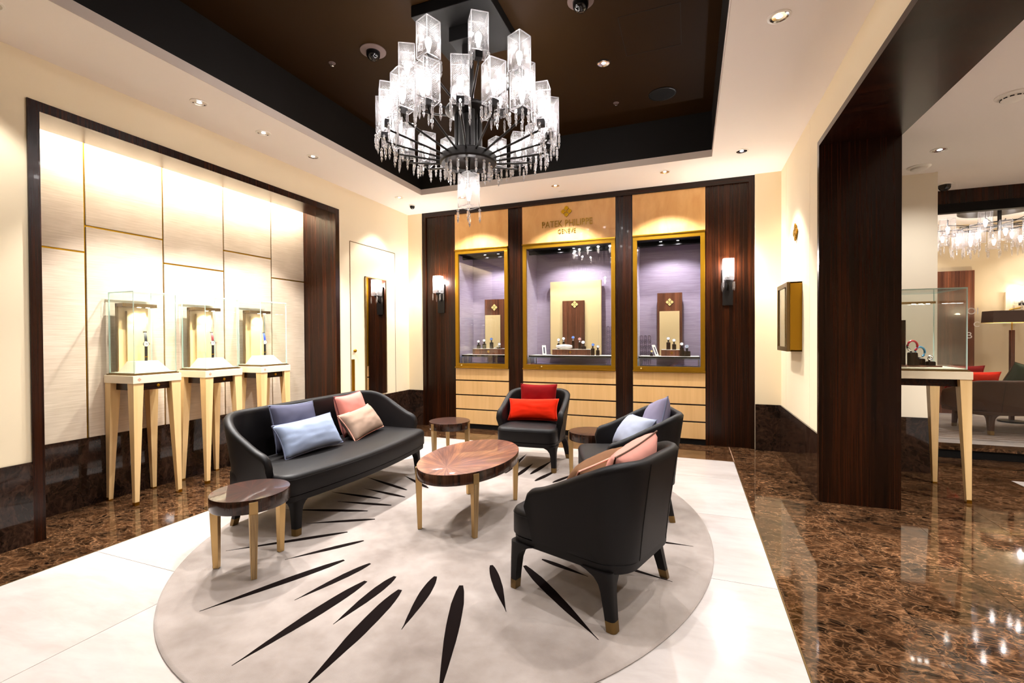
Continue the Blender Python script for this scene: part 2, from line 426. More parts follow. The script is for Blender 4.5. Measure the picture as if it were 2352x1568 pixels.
fl_o = struct('floor', B(-4.7, XE + .2, YF - .2, 6.24, -0.10, -0.004), 'grout', label='brown and white polished marble floor', cat='floor')
def tiles(x0, x1, y0, y1, xs, ys, mat):
    xs = sorted({x0, x1, *[x for x in xs if x0 < x < x1]}); ys = sorted({y0, y1, *[y for y in ys if y0 < y < y1]})
    for a, b in zip(xs, xs[1:]):
        for c, d in zip(ys, ys[1:]):
            g = 0.0014; hx, hy = (b - a) / 2 - g, (d - c) / 2 - g
            link('tile', MB().box(-hx, hx, -hy, hy, -0.012, 0.0).mesh('tile', mat), fl_o, ((a + b) / 2, (c + d) / 2, 0))
WX0, WX1, WY0, WY1 = -3.40, 0.42, 0.82, 5.26
yl = [1.73 + .96 * k for k in range(-5, 6)]; yr = [2.21 + .96 * k for k in range(-6, 5)]
tiles(WX0, WX1, WY0, WY1, [WX0 + .955 * k for k in range(1, 4)], yl, 'marble_white')
tiles(-4.42, WX0 - .006, YF, YB, [-3.93], yl, 'marble_brown')
tiles(WX1 + .006, 1.447, YF, YB + .02, [.945], yr, 'marble_brown')
tiles(1.447, 2.65, YF, 6.2, [1.95], yr, 'marble_brown'); tiles(2.65, XE, 5.40, 6.2, [3.6, 4.6], yr, 'marble_brown')
tiles(2.65, XE, YF, 5.40, [3.6, 4.6], yr, 'marble_white')
tiles(WX0, WX1, WY1 + .006, YB + .02, [WX0 + .955 * k for k in range(1, 4)], [], 'marble_brown')
tiles(WX0, WX1, YF, WY0 - .006, [WX0 + .955 * k for k in range(1, 4)], [-.3, -1.4], 'marble_brown')
e = MB(); e.box(WX0 - .006, WX0, WY0 - .006, WY1 + .006, -.01, .0006); e.box(WX1, WX1 + .006, WY0 - .006, WY1 + .006, -.01, .0006)
e.box(WX0, WX1, WY1, WY1 + .006, -.01, .0006); e.box(WX0, WX1, WY0 - .006, WY0, -.01, .0006)
struct('inlay_strip', e, 'brass_dark', fl_o)

# left wall with its niche
m = B(-4.7, XL, YF, 1.66, 0, ZC); m.box(-4.7, XL, 4.457, 6.6, 0, ZC); m.box(-4.234, XL, 1.66, 4.457, 2.833, ZC); m.box(-4.7, -4.234, 1.66, 4.457, 2.96, ZC)
struct('wall_left', m, 'wall_cream', label='cream wall around the panelled display niche', cat='wall')
nb = struct('wall_niche', B(-4.7, XN - .006, 1.70, 4.40, 0, 2.95), 'brass_satin', label='niche back wall of fabric panels with gold joints', cat='wall')
cols = [1.72, 2.195, 2.77, 3.347, 3.918, 4.395]; hz = [1.977, 2.185, 1.977, 2.19, 1.98]
for i in range(5):
    a, b = cols[i] + (.007 if i else 0), cols[i + 1] - .007
    for z0, z1 in ((.53, hz[i] - .007), (hz[i] + .007, 2.94)):
        link('panel', MB().box(-.012, .012, -(b - a) / 2, (b - a) / 2, -(z1 - z0) / 2, (z1 - z0) / 2).mesh('panel', 'niche_fabric', bevel=.002), nb, (XN - .006, (a + b) / 2, (z0 + z1) / 2))
struct('baseboard_niche', B(-4.5, XN + .012, 1.72, 4.39, 0, .528), 'marble_dark', label='dark brown marble skirting inside the niche', cat='baseboard')
bl = MB().box(XL, XL + .012, YF, 1.66, 0, .52); struct('baseboard_left', bl, 'marble_dark', label='dark marble skirting left of the niche', cat='baseboard')
bl = MB().box(XL, XL + .012, 4.457, YB, 0, .52); struct('baseboard_door', bl, 'marble_dark', label='dark marble skirting under the jib door', cat='baseboard')
tr = struct('trim_1', B(-4.402, XL + .012, 1.66, 1.72, 0, 2.833), 'ebony_z', label='dark ebony frame lining the display niche', cat='frame')
struct('jamb', B(-4.402, XL + .012, 4.392, 4.457, 0, 2.833), 'ebony_z', tr)
struct('head_board', B(-4.0, XL + .012, 1.72, 4.392, 2.768, 2.833), 'ebony_z', tr)
struct('soffit_board', B(-4.235, -4.0, 1.72, 4.392, 2.768, 2.80), 'ebony_y', tr)
struct('slot_back', B(-4.40, -4.235, 1.72, 4.392, 2.90, 2.94), 'white_paint', tr)
struct('slot_lip', B(-4.245, -4.235, 1.72, 4.392, 2.80, 2.94), 'white_paint', tr)
ls = tag(link('light_strip', B(-.02, .02, -1.3, 1.3, -.01, 0).mesh('light_strip', 'led_strip'), None, (-4.275, 3.056, 2.865)), 'long warm light strip hidden above the niche panels', 'light strip')
light('strip_light', 'AREA', (-4.29, 3.056, 2.85), 5.5, None, (1.0, 0.90, 0.76), rot=(0, math.radians(12), 0), shape=(.05, 2.6))

# jib door
dr = struct('door_1', B(XL - .01, XL + .003, 4.655, 5.580, .52, 2.49), 'wall_cream', label='flush cream jib door beside the niche', cat='door')
g = MB(); g.box(XL, XL + .0045, 4.648, 4.655, .52, 2.497); g.box(XL, XL + .0045, 5.580, 5.587, .52, 2.497); g.box(XL, XL + .0045, 4.648, 5.587, 2.490, 2.497)
struct('door_gap', g, 'brass_dark', dr)
struct('mirror_pane', B(XL + .003, XL + .016, 4.935, 5.352, .54, 2.078), 'mirror', dr)
g = MB(); g.box(XL + .003, XL + .022, 4.918, 4.935, .54, 2.09); g.box(XL + .003, XL + .022, 5.352, 5.360, .54, 2.09); g.box(XL + .003, XL + .022, 4.918, 5.360, 2.078, 2.09)
struct('mirror_frame', g, 'brass_dark', dr)
struct('push_plate', B(XL + .003, XL + .008, 4.662, 4.715, .53, 1.03), 'brass_satin', dr)
k = MB(); k.lathe([(.0, .034), (.012, .033), (.021, .024), (.022, .016), (.012, .009), (.014, 0)], 20)
kn = struct('knob', k, 'gold_lacquer', dr, smooth=40)
kn.location = (XL + .003, 4.712, 1.136); kn.rotation_euler = (0, PI / 2, 0)

# back wall flanks, skirting
m = B(XL, -3.682, YB, 6.6, 0, ZC); m.box(.69, XR, YB - .03, 6.6, 0, ZC)
m.box(XL, XR, 6.56, 6.6, 0, ZC)
struct('wall_back', m, 'wall_cream', label='cream back wall flanking the display cabinets', cat='wall')
struct('baseboard_back_left', B(XL + .012, -3.682, YB - .014, YB, 0, .52), 'marble_dark', label='dark marble skirting in the corner by the jib door', cat='baseboard')
struct('baseboard_back_right', B(.69, XR - .012, YB - .046, YB - .03, 0, .52), 'marble_dark', label='dark marble skirting between cabinet wall and right corner', cat='baseboard')
# ebony framing of the cabinet wall
t2 = struct('trim_2', B(-3.682, -3.625, YB - .005, 6.5, 0, ZC), 'ebony_z', label='dark ebony framing around the three wall cabinets', cat='frame')
struct('border_board', B(.63, .688, YB - .005, 6.5, 0, ZC), 'ebony_z', t2)
struct('border_board', B(-3.625, .63, YB - .005, 6.5, 3.052, ZC), 'ebony_x', t2)
for a, b in ((-3.625, -3.147), (-2.328, -2.120), (-.874, -.666), (.172, .63)):
    struct('pilaster_panel', B(a, b, YB + .022, 6.5, 0, 3.052), 'ebony_z', t2)

# right wall with portal
m = B(XR, 1.45, 4.26, 4.585, 0, ZC); m.box(XR, 1.45, 4.591, 5.615, 0, ZC); m.box(XR, 1.45, 5.621, 6.6, 0, ZC); m.box(XR + .006, 1.45, 4.26, 6.6, 0, ZC)
m.box(XR, 1.45, YF, 4.26, 2.80, ZC)
struct('wall_right', m, 'wall_cream', label='cream panelled wall beside the wooden portal', cat='wall')
struct('baseboard_right', B(XR - .014, XR, 4.27, YB - .04, 0, .52), 'marble_dark', label='dark marble skirting along the right wall', cat='baseboard')
t3 = struct('trim_3', B(.935, 1.455, 4.22, 4.272, 0, 2.762), 'ebony_z', label='tall dark ebony portal jamb and soffit', cat='frame')
struct('soffit_board', B(.935, 1.455, YF, 4.272, 2.762, 2.805), 'ebony_x', t3)
struct('jamb', B(.935, 1.455, YF, YF + .4, 0, 2.762), 'ebony_z', t3)

# ceiling with coffer
CX0, CX1, CY0, CY1 = -3.214, 0.215, 0.93, 5.16
m = B(-4.7, CX0, YF, 6.6, ZC, 3.9); m.box(CX1, XR + .02, YF, 6.6, ZC, 3.9); m.box(CX0, CX1, CY1, 6.6, ZC, 3.9); m.box(CX0, CX1, YF, CY0, ZC, 3.9)
ce = struct('ceiling', m, 'ceil_white', label='white plaster ceiling around the dark coffer', cat='ceiling')
zl = 3.19
m = MB()
for a in ((CX0, CX0 + .004, CY0, CY1), (CX1 - .004, CX1, CY0, CY1), (CX0, CX1, CY1 - .004, CY1), (CX0, CX1, CY0, CY0 + .004)): m.box(*a, ZC, zl)
struct('coffer_lip', m, 'lip_grey', ce)
m = MB()
for a in ((CX0, CX0 + .004, CY0, CY1), (CX1 - .004, CX1, CY0, CY1), (CX0, CX1, CY1 - .004, CY1), (CX0, CX1, CY0, CY0 + .004)): m.box(*a, zl, ZT)
struct('coffer_side', m, 'coffer_dark', ce)
struct('coffer_top', B(CX0, CX1, CY0, CY1, ZT, ZT + .1), 'coffer_brown', ce)
m = MB(); g0 = .004
for a in ((-.48, -.06, 3.40, 3.40 + g0), (-.48, -.06, 3.89, 3.89 + g0), (-.48, -.48 + g0, 3.40, 3.89), (-.06, -.06 + g0, 3.40, 3.894)): m.box(*a, ZT - .0015, ZT)
struct('hatch_outline', m, 'coffer_dark', ce)

# next room to the right and the lounge behind its window
struct('ceiling_right', B(1.45, XE, YF, 6.24, 2.80, 2.95), 'ceil_white', label='lower white ceiling of the neighbouring room', cat='ceiling')
struct('wall_pier', B(1.45, 2.145, 5.44, 6.6, 0, 2.80), 'wall_white', label='white pier behind the tall glass case', cat='wall')
struct('baseboard_pier', B(1.45, 2.150, 5.425, 5.44, 0, .518), 'marble_dark', label='dark marble skirting at the foot of the white pier', cat='baseboard')
struct('wall_far_right', B(XE, XE + .1, YF, 10.2, 0, 3.0), 'wall_white', label='white far wall of the neighbouring room', cat='wall')
struct('wall_front', B(-4.7, XE + .1, YF - .1, YF, 0, 3.9), 'wall_cream', label='cream wall behind the viewer', cat='wall')
w1 = struct('window_1', B(2.145, XE, 6.20, 6.215, .125, 2.57), 'glass_shop', label='large shop window onto a second lounge', cat='window')
struct('header_board', B(2.145, XE, 6.17, 6.30, 2.66, 2.80), 'ebony_z', w1)
struct('top_rail', B(2.145, XE, 6.17, 6.24, 2.565, 2.66), 'black_matte', w1)
struct('sill', B(2.145, XE, 6.19, 6.40, .088, .12), 'marble_brown', w1)
struct('plinth', B(2.145, XE, 6.21, 6.40, 0, .088), 'black_matte', w1)
struct('floor_lounge', B(2.1, XE, 6.40, 10.0, .02, .10), 'marble_white', label='white marble floor of the lounge behind the window', cat='floor')
struct('wall_lounge', B(2.1, XE, 9.0, 9.2, 0, 3.0), 'wall_stone', label='honey coloured stone wall of the far lounge', cat='wall')
struct('wall_lounge_left', B(2.0, 2.14, 6.6, 9.2, 0, 3.0), 'wall_stone', label='stone side wall of the far lounge', cat='wall')
struct('wall_lounge_panel', B(2.14, 3.96, 8.93, 9.0, 0, 2.25), 'walnut_z', label='brown timber panel in the far lounge', cat='wall')
struct('ceiling_lounge', B(2.1, XE, 6.24, 9.2, 2.95, 3.05), 'ceil_white', label='ceiling of the far lounge', cat='ceiling')
# ------------------------------------------------------------------ emblem shape
def emblem_mb(size, fn, d0, d1):
    m = MB()
    half = [(.08, .045), (.22, .095), (.35, .21), (.41, .34), (.51, .41), (.62, .37), (.67, .28), (.74, .30), (.81, .25), (.83, .14), (1.0, .0)]
    for k in range(4):
        c, s = math.cos(k * PI / 2), math.sin(k * PI / 2)
        poly = [(a * c - b * s, a * s + b * c) for a, b in half] + [(a * c + b * s, a * s - b * c) for a, b in reversed(half[:-1])]
        m.prism([(x * size, y * size) for x, y in poly], fn, d0, d1)
    q = .11 * size
    m.prism([(q, 0), (0, q), (-q, 0), (0, -q)], fn, d0, d1)
    return m

# ------------------------------------------------------------------ recessed downlights and ceiling fittings
_ring = MB(); _ring.lathe([(.062, 0), (.062, -.004), (.050, -.006), (.048, -.002), (.048, 0)], 28, cap0=False, cap1=False)
_ring = _ring.mesh('trim_ring', 'white_paint', 40)
_refl = MB(); _refl.lathe([(.049, -.0045), (.038, -.002), (.018, -.001)], 18, cap0=False); _refl = _refl.mesh('reflector', 'chrome')
_lens = MB(); _lens.lathe([(.018, -.0012), (.014, -.004), (0.0005, -.005)], 16, cap0=False); _lens = _lens.mesh('lamp_lens', 'lens', 40)
_ringb = MB(); _ringb.lathe([(.056, 0), (.056, -.003), (.049, -.004), (.048, 0)], 28, cap0=False, cap1=False); _ringb = _ringb.mesh('trim_ring', 'black_metal', 40)
def downlight(x, y, z, label, power, size=95, blend=0.5, color=WARM, dark=False, tilt=(0, 0, 0), radius=.035, group='recessed ceiling downlights'):
    t = thing('downlight', label, 'downlight', (x, y, z), 0, group)
    link('trim_ring', _ringb if dark else _ring, t); link('reflector', _refl, t); link('lamp_lens', _lens, t)
    if power: light('downlight_beam', 'SPOT', (0, 0, -.02), power, t, color, radius, size, blend, tilt)
    return t
for y, p, lab in ((1.35, 25, 'added unseen downlight over the near end of the left wall'), (2.50, 125, 'chrome downlight in the white ceiling above the display stand nearest the viewer'),  # the first entry is an added lamp out of view
               (3.077, 125, 'chrome downlight in the white ceiling above the middle display stand'), (3.657, 125, 'chrome downlight in the white ceiling above the farthest display stand'),
               (5.137, 26, 'chrome downlight in the white ceiling by the jib door')):
    downlight(-3.53, y, ZC, lab, p, 88, .35, tilt=(0, 0, 0))
for x, lab in ((-2.77, 'small chrome downlight above the cabinet beside the jib door'), (-1.514, 'small chrome downlight above the gold lettering'), (-.258, 'small chrome downlight above the cabinet nearest the portal')):
    downlight(x, 5.44, ZC, lab, 75, 112, .35)
downlight(.481, 5.116, ZC, 'chrome downlight above the brass wall case', 52, 76, .3)
downlight(.48, 3.045, ZC, 'large chrome downlight in front of the wooden portal', 60, 95, .4)
downlight(.48, 1.0, ZC, 'chrome downlight near the viewer by the portal', 60, 95, .4)
for x, y, lab in ((-.67, 3.92, 'bright downlight in the dark coffer right of the chandelier'), (-2.33, 3.92, 'downlight in the dark coffer hidden behind the chandelier'),
                  (-.67, 2.18, 'downlight in the dark coffer above the near armchair'), (-2.33, 2.18, 'downlight in the dark coffer above the sofa end')):
    downlight(x, y, ZT, lab, 74, 92, .6, NEUT, True, radius=.022)
for x in (-3.0, -.3): downlight(x, -.6, ZC, 'added fill downlight behind the viewer over the ' + ('left' if x < -1 else 'right') + ' floor', 45, 110, .5)  # two lamps added out of view to brighten the room
downlight(1.90, 4.79, 2.80, 'chrome downlight in the lower ceiling above the tall glass case', 26, 140, .9)
downlight(1.95, 2.6, 2.80, 'chrome downlight in the neighbouring room close to the portal', 90, 100, .4)
downlight(3.4, 3.8, 2.80, 'chrome downlight over the white floor of the neighbouring room', 150, 110, .4)
downlight(3.4, 1.4, 2.80, 'chrome downlight deep in the neighbouring room', 150, 110, .4)

def dome_camera(x, y, z, label, r=.05, plate=.0, mat='black_metal'):
    t = thing('dome_camera', label, 'security camera', (x, y, z))
    m = MB(); m.lathe([(max(plate, r * 1.15), 0), (max(plate, r * 1.15), -.006), (r * 1.05, -.012), (r * .9, -.012)], 28, cap0=False)
    part(t, 'mount_plate', m, mat, 40)
    m = MB(); m.lathe([(r * math.cos(a), -.012 - r * .2 - r * math.sin(a) if a > 0 else -.012) for a in (0, .3, .6, .9, 1.2, 1.5)], 24, cap0=False)
    part(t, 'dome', m, 'black_gloss', 60)
plain('taupe_metal', lin(92, 74, 70), 0.5)
dome_camera(-2.35, 3.08, ZT, 'black dome camera on a round taupe plate in the dark coffer', .055, .10, 'taupe_metal')
dome_camera(-.69, 3.14, ZT, 'black dome camera at the top edge of the coffer', .055, .09, 'taupe_metal')
dome_camera(-3.574, 5.508, ZC, 'small black dome camera on the white ceiling by the corner', .035, .045, 'white_paint')
dome_camera(2.38, 5.90, 2.80, 'black dome camera in front of the shop window header', .05, .07, 'white_paint')
def sprinkler(x, y, z, label):
    t = thing('sprinkler', label, 'sprinkler', (x, y, z), group='sprinkler heads in the coffer')
    m = MB(); m.lathe([(.028, 0), (.026, -.004), (.008, -.006)], 16, cap0=False); part(t, 'escutcheon', m, 'taupe_metal', 40)
    m = MB(); m.lathe([(.006, -.004), (.006, -.02), (.014, -.022), (.014, -.026), (.002, -.028)], 12, cap0=False); part(t, 'nozzle', m, 'chrome', 40)
sprinkler(-2.77, 3.09, ZT, 'tiny chrome sprinkler head left of the dome camera'); sprinkler(-.67, 4.63, ZT, 'tiny chrome sprinkler head near the round speaker')
sp = thing('ceiling_speaker', 'round black speaker grille in the dark coffer', 'speaker', (-.24, 4.62, ZT))
m = MB(); m.lathe([(.125, 0), (.125, -.006), (.115, -.009), (.112, -.005)], 36, cap0=False, cap1=False); part(sp, 'rim', m, 'black_metal', 40)
m = MB(); m.lathe([(.114, -.005), (.06, -.0055), (.001, -.006)], 36, cap0=False); part(sp, 'grille', m, 'black_matte', 40)
def smoke(x, y, label, slots=True):
    t = thing('smoke_detector', label, 'smoke detector', (x, y, 2.80))
    m = MB(); m.lathe([(.085, 0), (.085, -.006), (.066, -.012)], 32, cap0=False); part(t, 'base', m, 'white_paint', 40)
    m = MB(); m.lathe([(.064, -.010), (.058, -.026), (.035, -.038), (.001, -.040)], 32, cap0=False); part(t, 'sensor_cap', m, 'white_paint', 40)
    if slots:
        m = MB()
        for k in range(12):
            a = 2 * PI * k / 12; q = [(a + d) for d in (-.16, .16)]
            m.loft([[(.0615 * math.cos(s), .0615 * math.sin(s), -.019), (.0615 * math.cos(s), .0615 * math.sin(s), -.024), (.056 * math.cos(s), .056 * math.sin(s), -.0265), (.056 * math.cos(s), .056 * math.sin(s), -.019)] for s in q])
        part(t, 'vent_slots', m, 'black_matte')
smoke(1.92, 5.21, 'round white sensor on the lower ceiling next to the pier', False)
smoke(1.90, 3.87, 'round white smoke detector with dark vent slots')
smd = thing('ceiling_sensor', 'small round white cover on the ceiling above the gold lettering', 'sensor', (-1.507, 5.705, ZC))
m = MB(); m.lathe([(.04, 0), (.04, -.004), (.001, -.006)], 24, cap0=False); part(smd, 'cover', m, 'white_paint', 40)

# ------------------------------------------------------------------ cut-crystal shades
SS, SH = .108, .238
def shade_mesh():
    m = MB(); h = SS / 2; t = .004
    for sx, sy in ((1, 0), (-1, 0), (0, 1), (0, -1)):
        if sx: m.add([(sx * h, -h, 0), (sx * h, h, 0), (sx * h, h, SH), (sx * h, -h, SH)], [(0, 1, 2, 3)])
        else: m.add([(-h, sy * h, 0), (h, sy * h, 0), (h, sy * h, SH), (-h, sy * h, SH)], [(0, 1, 2, 3)])
    m.add([(-h, -h, .012), (h, -h, .012), (h, h, .012), (-h, h, .012)], [(0, 1, 2, 3)])
    return m.mesh('shade', 'cut_crystal')
def rim_mesh():
    m = MB(); h = SS / 2; t = .0022
    for z in (0, SH):
        for a in ((-h, h, -h - t, -h + t), (-h, h, h - t, h + t), (-h - t, -h + t, -h, h), (h - t, h + t, -h, h)): m.box(*a, z - t, z + t)
    for sx in (-1, 1):
        for sy in (-1, 1): m.box(sx * h - t, sx * h + t, sy * h - t, sy * h + t, 0, SH)
    return m.mesh('rim', 'crystal')
def pendant_mesh(L=.10):
    m = MB()
    m.lathe([(.0008, 0), (.0008, -.010), (.006, -.012), (.0075, -.018), (.006, -.024), (.0008, -.026)], 6)
    m.lathe([(.0012, -.026), (.0070, -.032), (.0078, -.064), (.0040, -.070)], 6)
    m.lathe([(.0020, -.070), (.0072, -.078), (.0060, -.084), (.0003, -.104)], 6)
    m.v = [(x * 1.25, y * 1.25, z * 1.12) for x, y, z in m.v]
    return m.mesh('crystal_drop', 'crystal')
def bulb_mesh():
    m = MB(); m.lathe([(.010, .02), (.012, .035), (.019, .06), (.022, .08), (.018, .098), (.008, .108), (.0005, .110)], 14, cap0=False)
    return m.mesh('bulb', 'bulb', 60)
def socket_mesh():
    m = MB(); m.box(-.024, .024, -.024, .024, -.030, .012); m.lathe([(.012, .012), (.012, .03)], 12); return m.mesh('socket', 'black_metal', bevel=.0015)
SHADE, RIM, DROP, BULB, SOCK = shade_mesh(), rim_mesh(), pendant_mesh(), bulb_mesh(), socket_mesh()
def add_shade(root, loc, rz, drops=5, power=1.05, sock=True, inverted=False):
    s = link('shade', SHADE, root, loc, (0, 0, rz))
    link('rim', RIM, s); link('bulb', BULB, s, (0, 0, .03))
    if sock: link('socket', SOCK, s)
    h = SS / 2 + .002
    spots = [(-h, -h), (h, -h), (h, h), (-h, h), (0, -h), (h, 0)][:drops]
    for k, (a, b) in enumerate(spots):
        link('crystal_drop', DROP, s, (a, b, -.002 - (.012 if k % 2 else 0)), (0, 0, k))
    if power: light('bulb_light', 'POINT', (0, 0, .165), power, s, (1.0, .96, .92), .02)
    return s

# ------------------------------------------------------------------ chandelier
ch = thing('chandelier', 'large black chandelier with square cut-crystal shades and hanging drops', 'chandelier', (-1.5, 3.05, 2.20))
def cz(z): return z - 2.20
part(ch, 'ceiling_plate', B(-.29, .29, -.29, .29, cz(3.50), cz(3.579)), 'black_matte', bevel=.006)
part(ch, 'plate_block', B(-.10, .10, -.10, .10, cz(3.40), cz(3.50)), 'black_matte', bevel=.004)
part(ch, 'column', MB().lathe([(.042, cz(2.62)), (.042, cz(3.42))], 24), 'black_metal', 40)
for k in range(6):
    a = k * PI / 3 + .3
    part(ch, 'rod', MB().lathe([(.016, cz(2.60)), (.016, cz(2.98))], 12, (.085 * math.cos(a), .085 * math.sin(a), 0)), 'black_metal', 40)
part(ch, 'upper_hub', MB().lathe([(.06, cz(2.985)), (.155, cz(2.955)), (.165, cz(2.94)), (.165, cz(2.925)), (.15, cz(2.918)), (.05, cz(2.91))], 40), 'black_metal', 40)
part(ch, 'lower_hub', MB().lathe([(.06, cz(2.635)), (.185, cz(2.62)), (.205, cz(2.605)), (.205, cz(2.56)), (.195, cz(2.55)), (.15, cz(2.55)), (.14, cz(2.565)), (.05, cz(2.57))], 48), 'black_metal', 40)
part(ch, 'hanger', MB().lathe([(.012, cz(2.50)), (.012, cz(2.58))], 10).box(-.046, .046, -.046, .046, cz(2.478), cz(2.488)), 'black_metal', 40)
hubd = ch.children[-2]
for k in range(16):
    a = 2 * PI * k / 16
    link('crystal_drop', DROP, hubd, (.165 * math.cos(a), .165 * math.sin(a), cz(2.555)), (0, 0, a))
# camera lies along this heading from the chandelier
head = math.atan2(-3.05, 1.5)
rots_low = [.0, .45, .70, -.35, .15, .5, .7, .1, .6, .3, .75, .45, .2, .7, .05, .25, .65, .55]
for k in range(18):
    th = math.radians(-4.5 + 20 * k); a = head + th; R = .585
    cx_, cy_ = R * math.cos(a), R * math.sin(a)
    arm = part(ch, 'arm', MB().tube([(.19 * math.cos(a), .19 * math.sin(a), cz(2.590)), (.40 * math.cos(a), .40 * math.sin(a), cz(2.634)), (cx_ * .97, cy_ * .97, cz(2.672)), (cx_, cy_, cz(2.70))], .0075, 8), 'black_metal', 50)
    add_shade(ch, (cx_, cy_, cz(2.725)), rots_low[k] + head, 6)
for k in range(8):
    th = math.radians(9 + 45 * k); a = head + th; R = .43
    cx_, cy_ = R * math.cos(a), R * math.sin(a)
    part(ch, 'arm', MB().tube([(.15 * math.cos(a), .15 * math.sin(a), cz(2.94)), (.30 * math.cos(a), .30 * math.sin(a), cz(2.99)), (cx_ * .97, cy_ * .97, cz(3.035)), (cx_, cy_, cz(3.07))], .0075, 8), 'black_metal', 50)
    add_shade(ch, (cx_, cy_, cz(3.095)), head + [.18, .70, .45, .2, .6, .3, .06, .75][k], 4)
add_shade(ch, (0, 0, cz(2.243)), head + .72, 4, 1.05, sock=False)

# ------------------------------------------------------------------ wall sconces
def sconce(x, label):
    t = thing('wall_sconce', label, 'wall lamp', (x, 5.952, 1.65), group='crystal wall sconces')
    part(t, 'back_plate', B(-.055, .055, -.022, 0, 0, .42), 'black_metal', bevel=.003)
    m = MB(); m.tube([(0, -.02, .18), (0, -.06, .20), (0, -.10, .235), (0, -.10, .262)], .012, 8); part(t, 'bracket', m, 'black_metal', 50)
    add_shade(t, (0, -.10, .285), 0.05, 4, 15.0)
sconce(-3.375, 'crystal wall sconce on the dark panel next to the jib door')
sconce(.41, 'crystal wall sconce on the dark panel next to the right wall')

# ------------------------------------------------------------------ lettering helper
def letters(parent, text, size, cx_, z, y, mat, depth=.008, space=1.0, name='letter', rot=(PI / 2, 0, 0), offset=0.0, fit=None):
    cu = bpy.data.curves.new('lettering', 'FONT'); cu.body = text; cu.size = size; cu.align_x = 'CENTER'; cu.extrude = depth; cu.space_character = space
    cu.offset = offset
    tmp = bpy.data.objects.new('lettering', cu); COL.objects.link(tmp)
    dg = bpy.context.evaluated_depsgraph_get(); me = bpy.data.meshes.new_from_object(tmp.evaluated_get(dg))
    bpy.data.objects.remove(tmp)
    if fit:
        xs_ = [v.co.x for v in me.vertices]; ys_ = [v.co.y for v in me.vertices]; x0_, y0_ = (min(xs_) + max(xs_)) / 2, min(ys_)
        for v in me.vertices: v.co.x = (v.co.x - x0_) * fit[0] / (max(xs_) - min(xs_)); v.co.y = (v.co.y - y0_) * fit[1] / (max(ys_) - min(ys_))
    bm = bmesh.new(); bm.from_mesh(me); bmesh.ops.remove_doubles(bm, verts=bm.verts, dist=1e-6)
    seen = set(); groups = []
    for v in bm.verts:
        if v in seen: continue
        st, grp = [v], []
        seen.add(v)
        while st:
            q = st.pop(); grp.append(q)
            for e_ in q.link_edges:
                o_ = e_.other_vert(q)
                if o_ not in seen: seen.add(o_); st.append(o_)
        groups.append(grp)
    out = []
    for grp in groups:
        idx = {v: i for i, v in enumerate(grp)}; fs = {f for v in grp for f in v.link_faces}
        m2 = bpy.data.meshes.new(name); m2.from_pydata([v.co[:] for v in grp], [], [[idx[v] for v in f.verts] for f in fs]); m2.materials.append(M[mat])
        out.append(link(name, m2, parent, (cx_, y, z), rot))
    bm.free(); return out

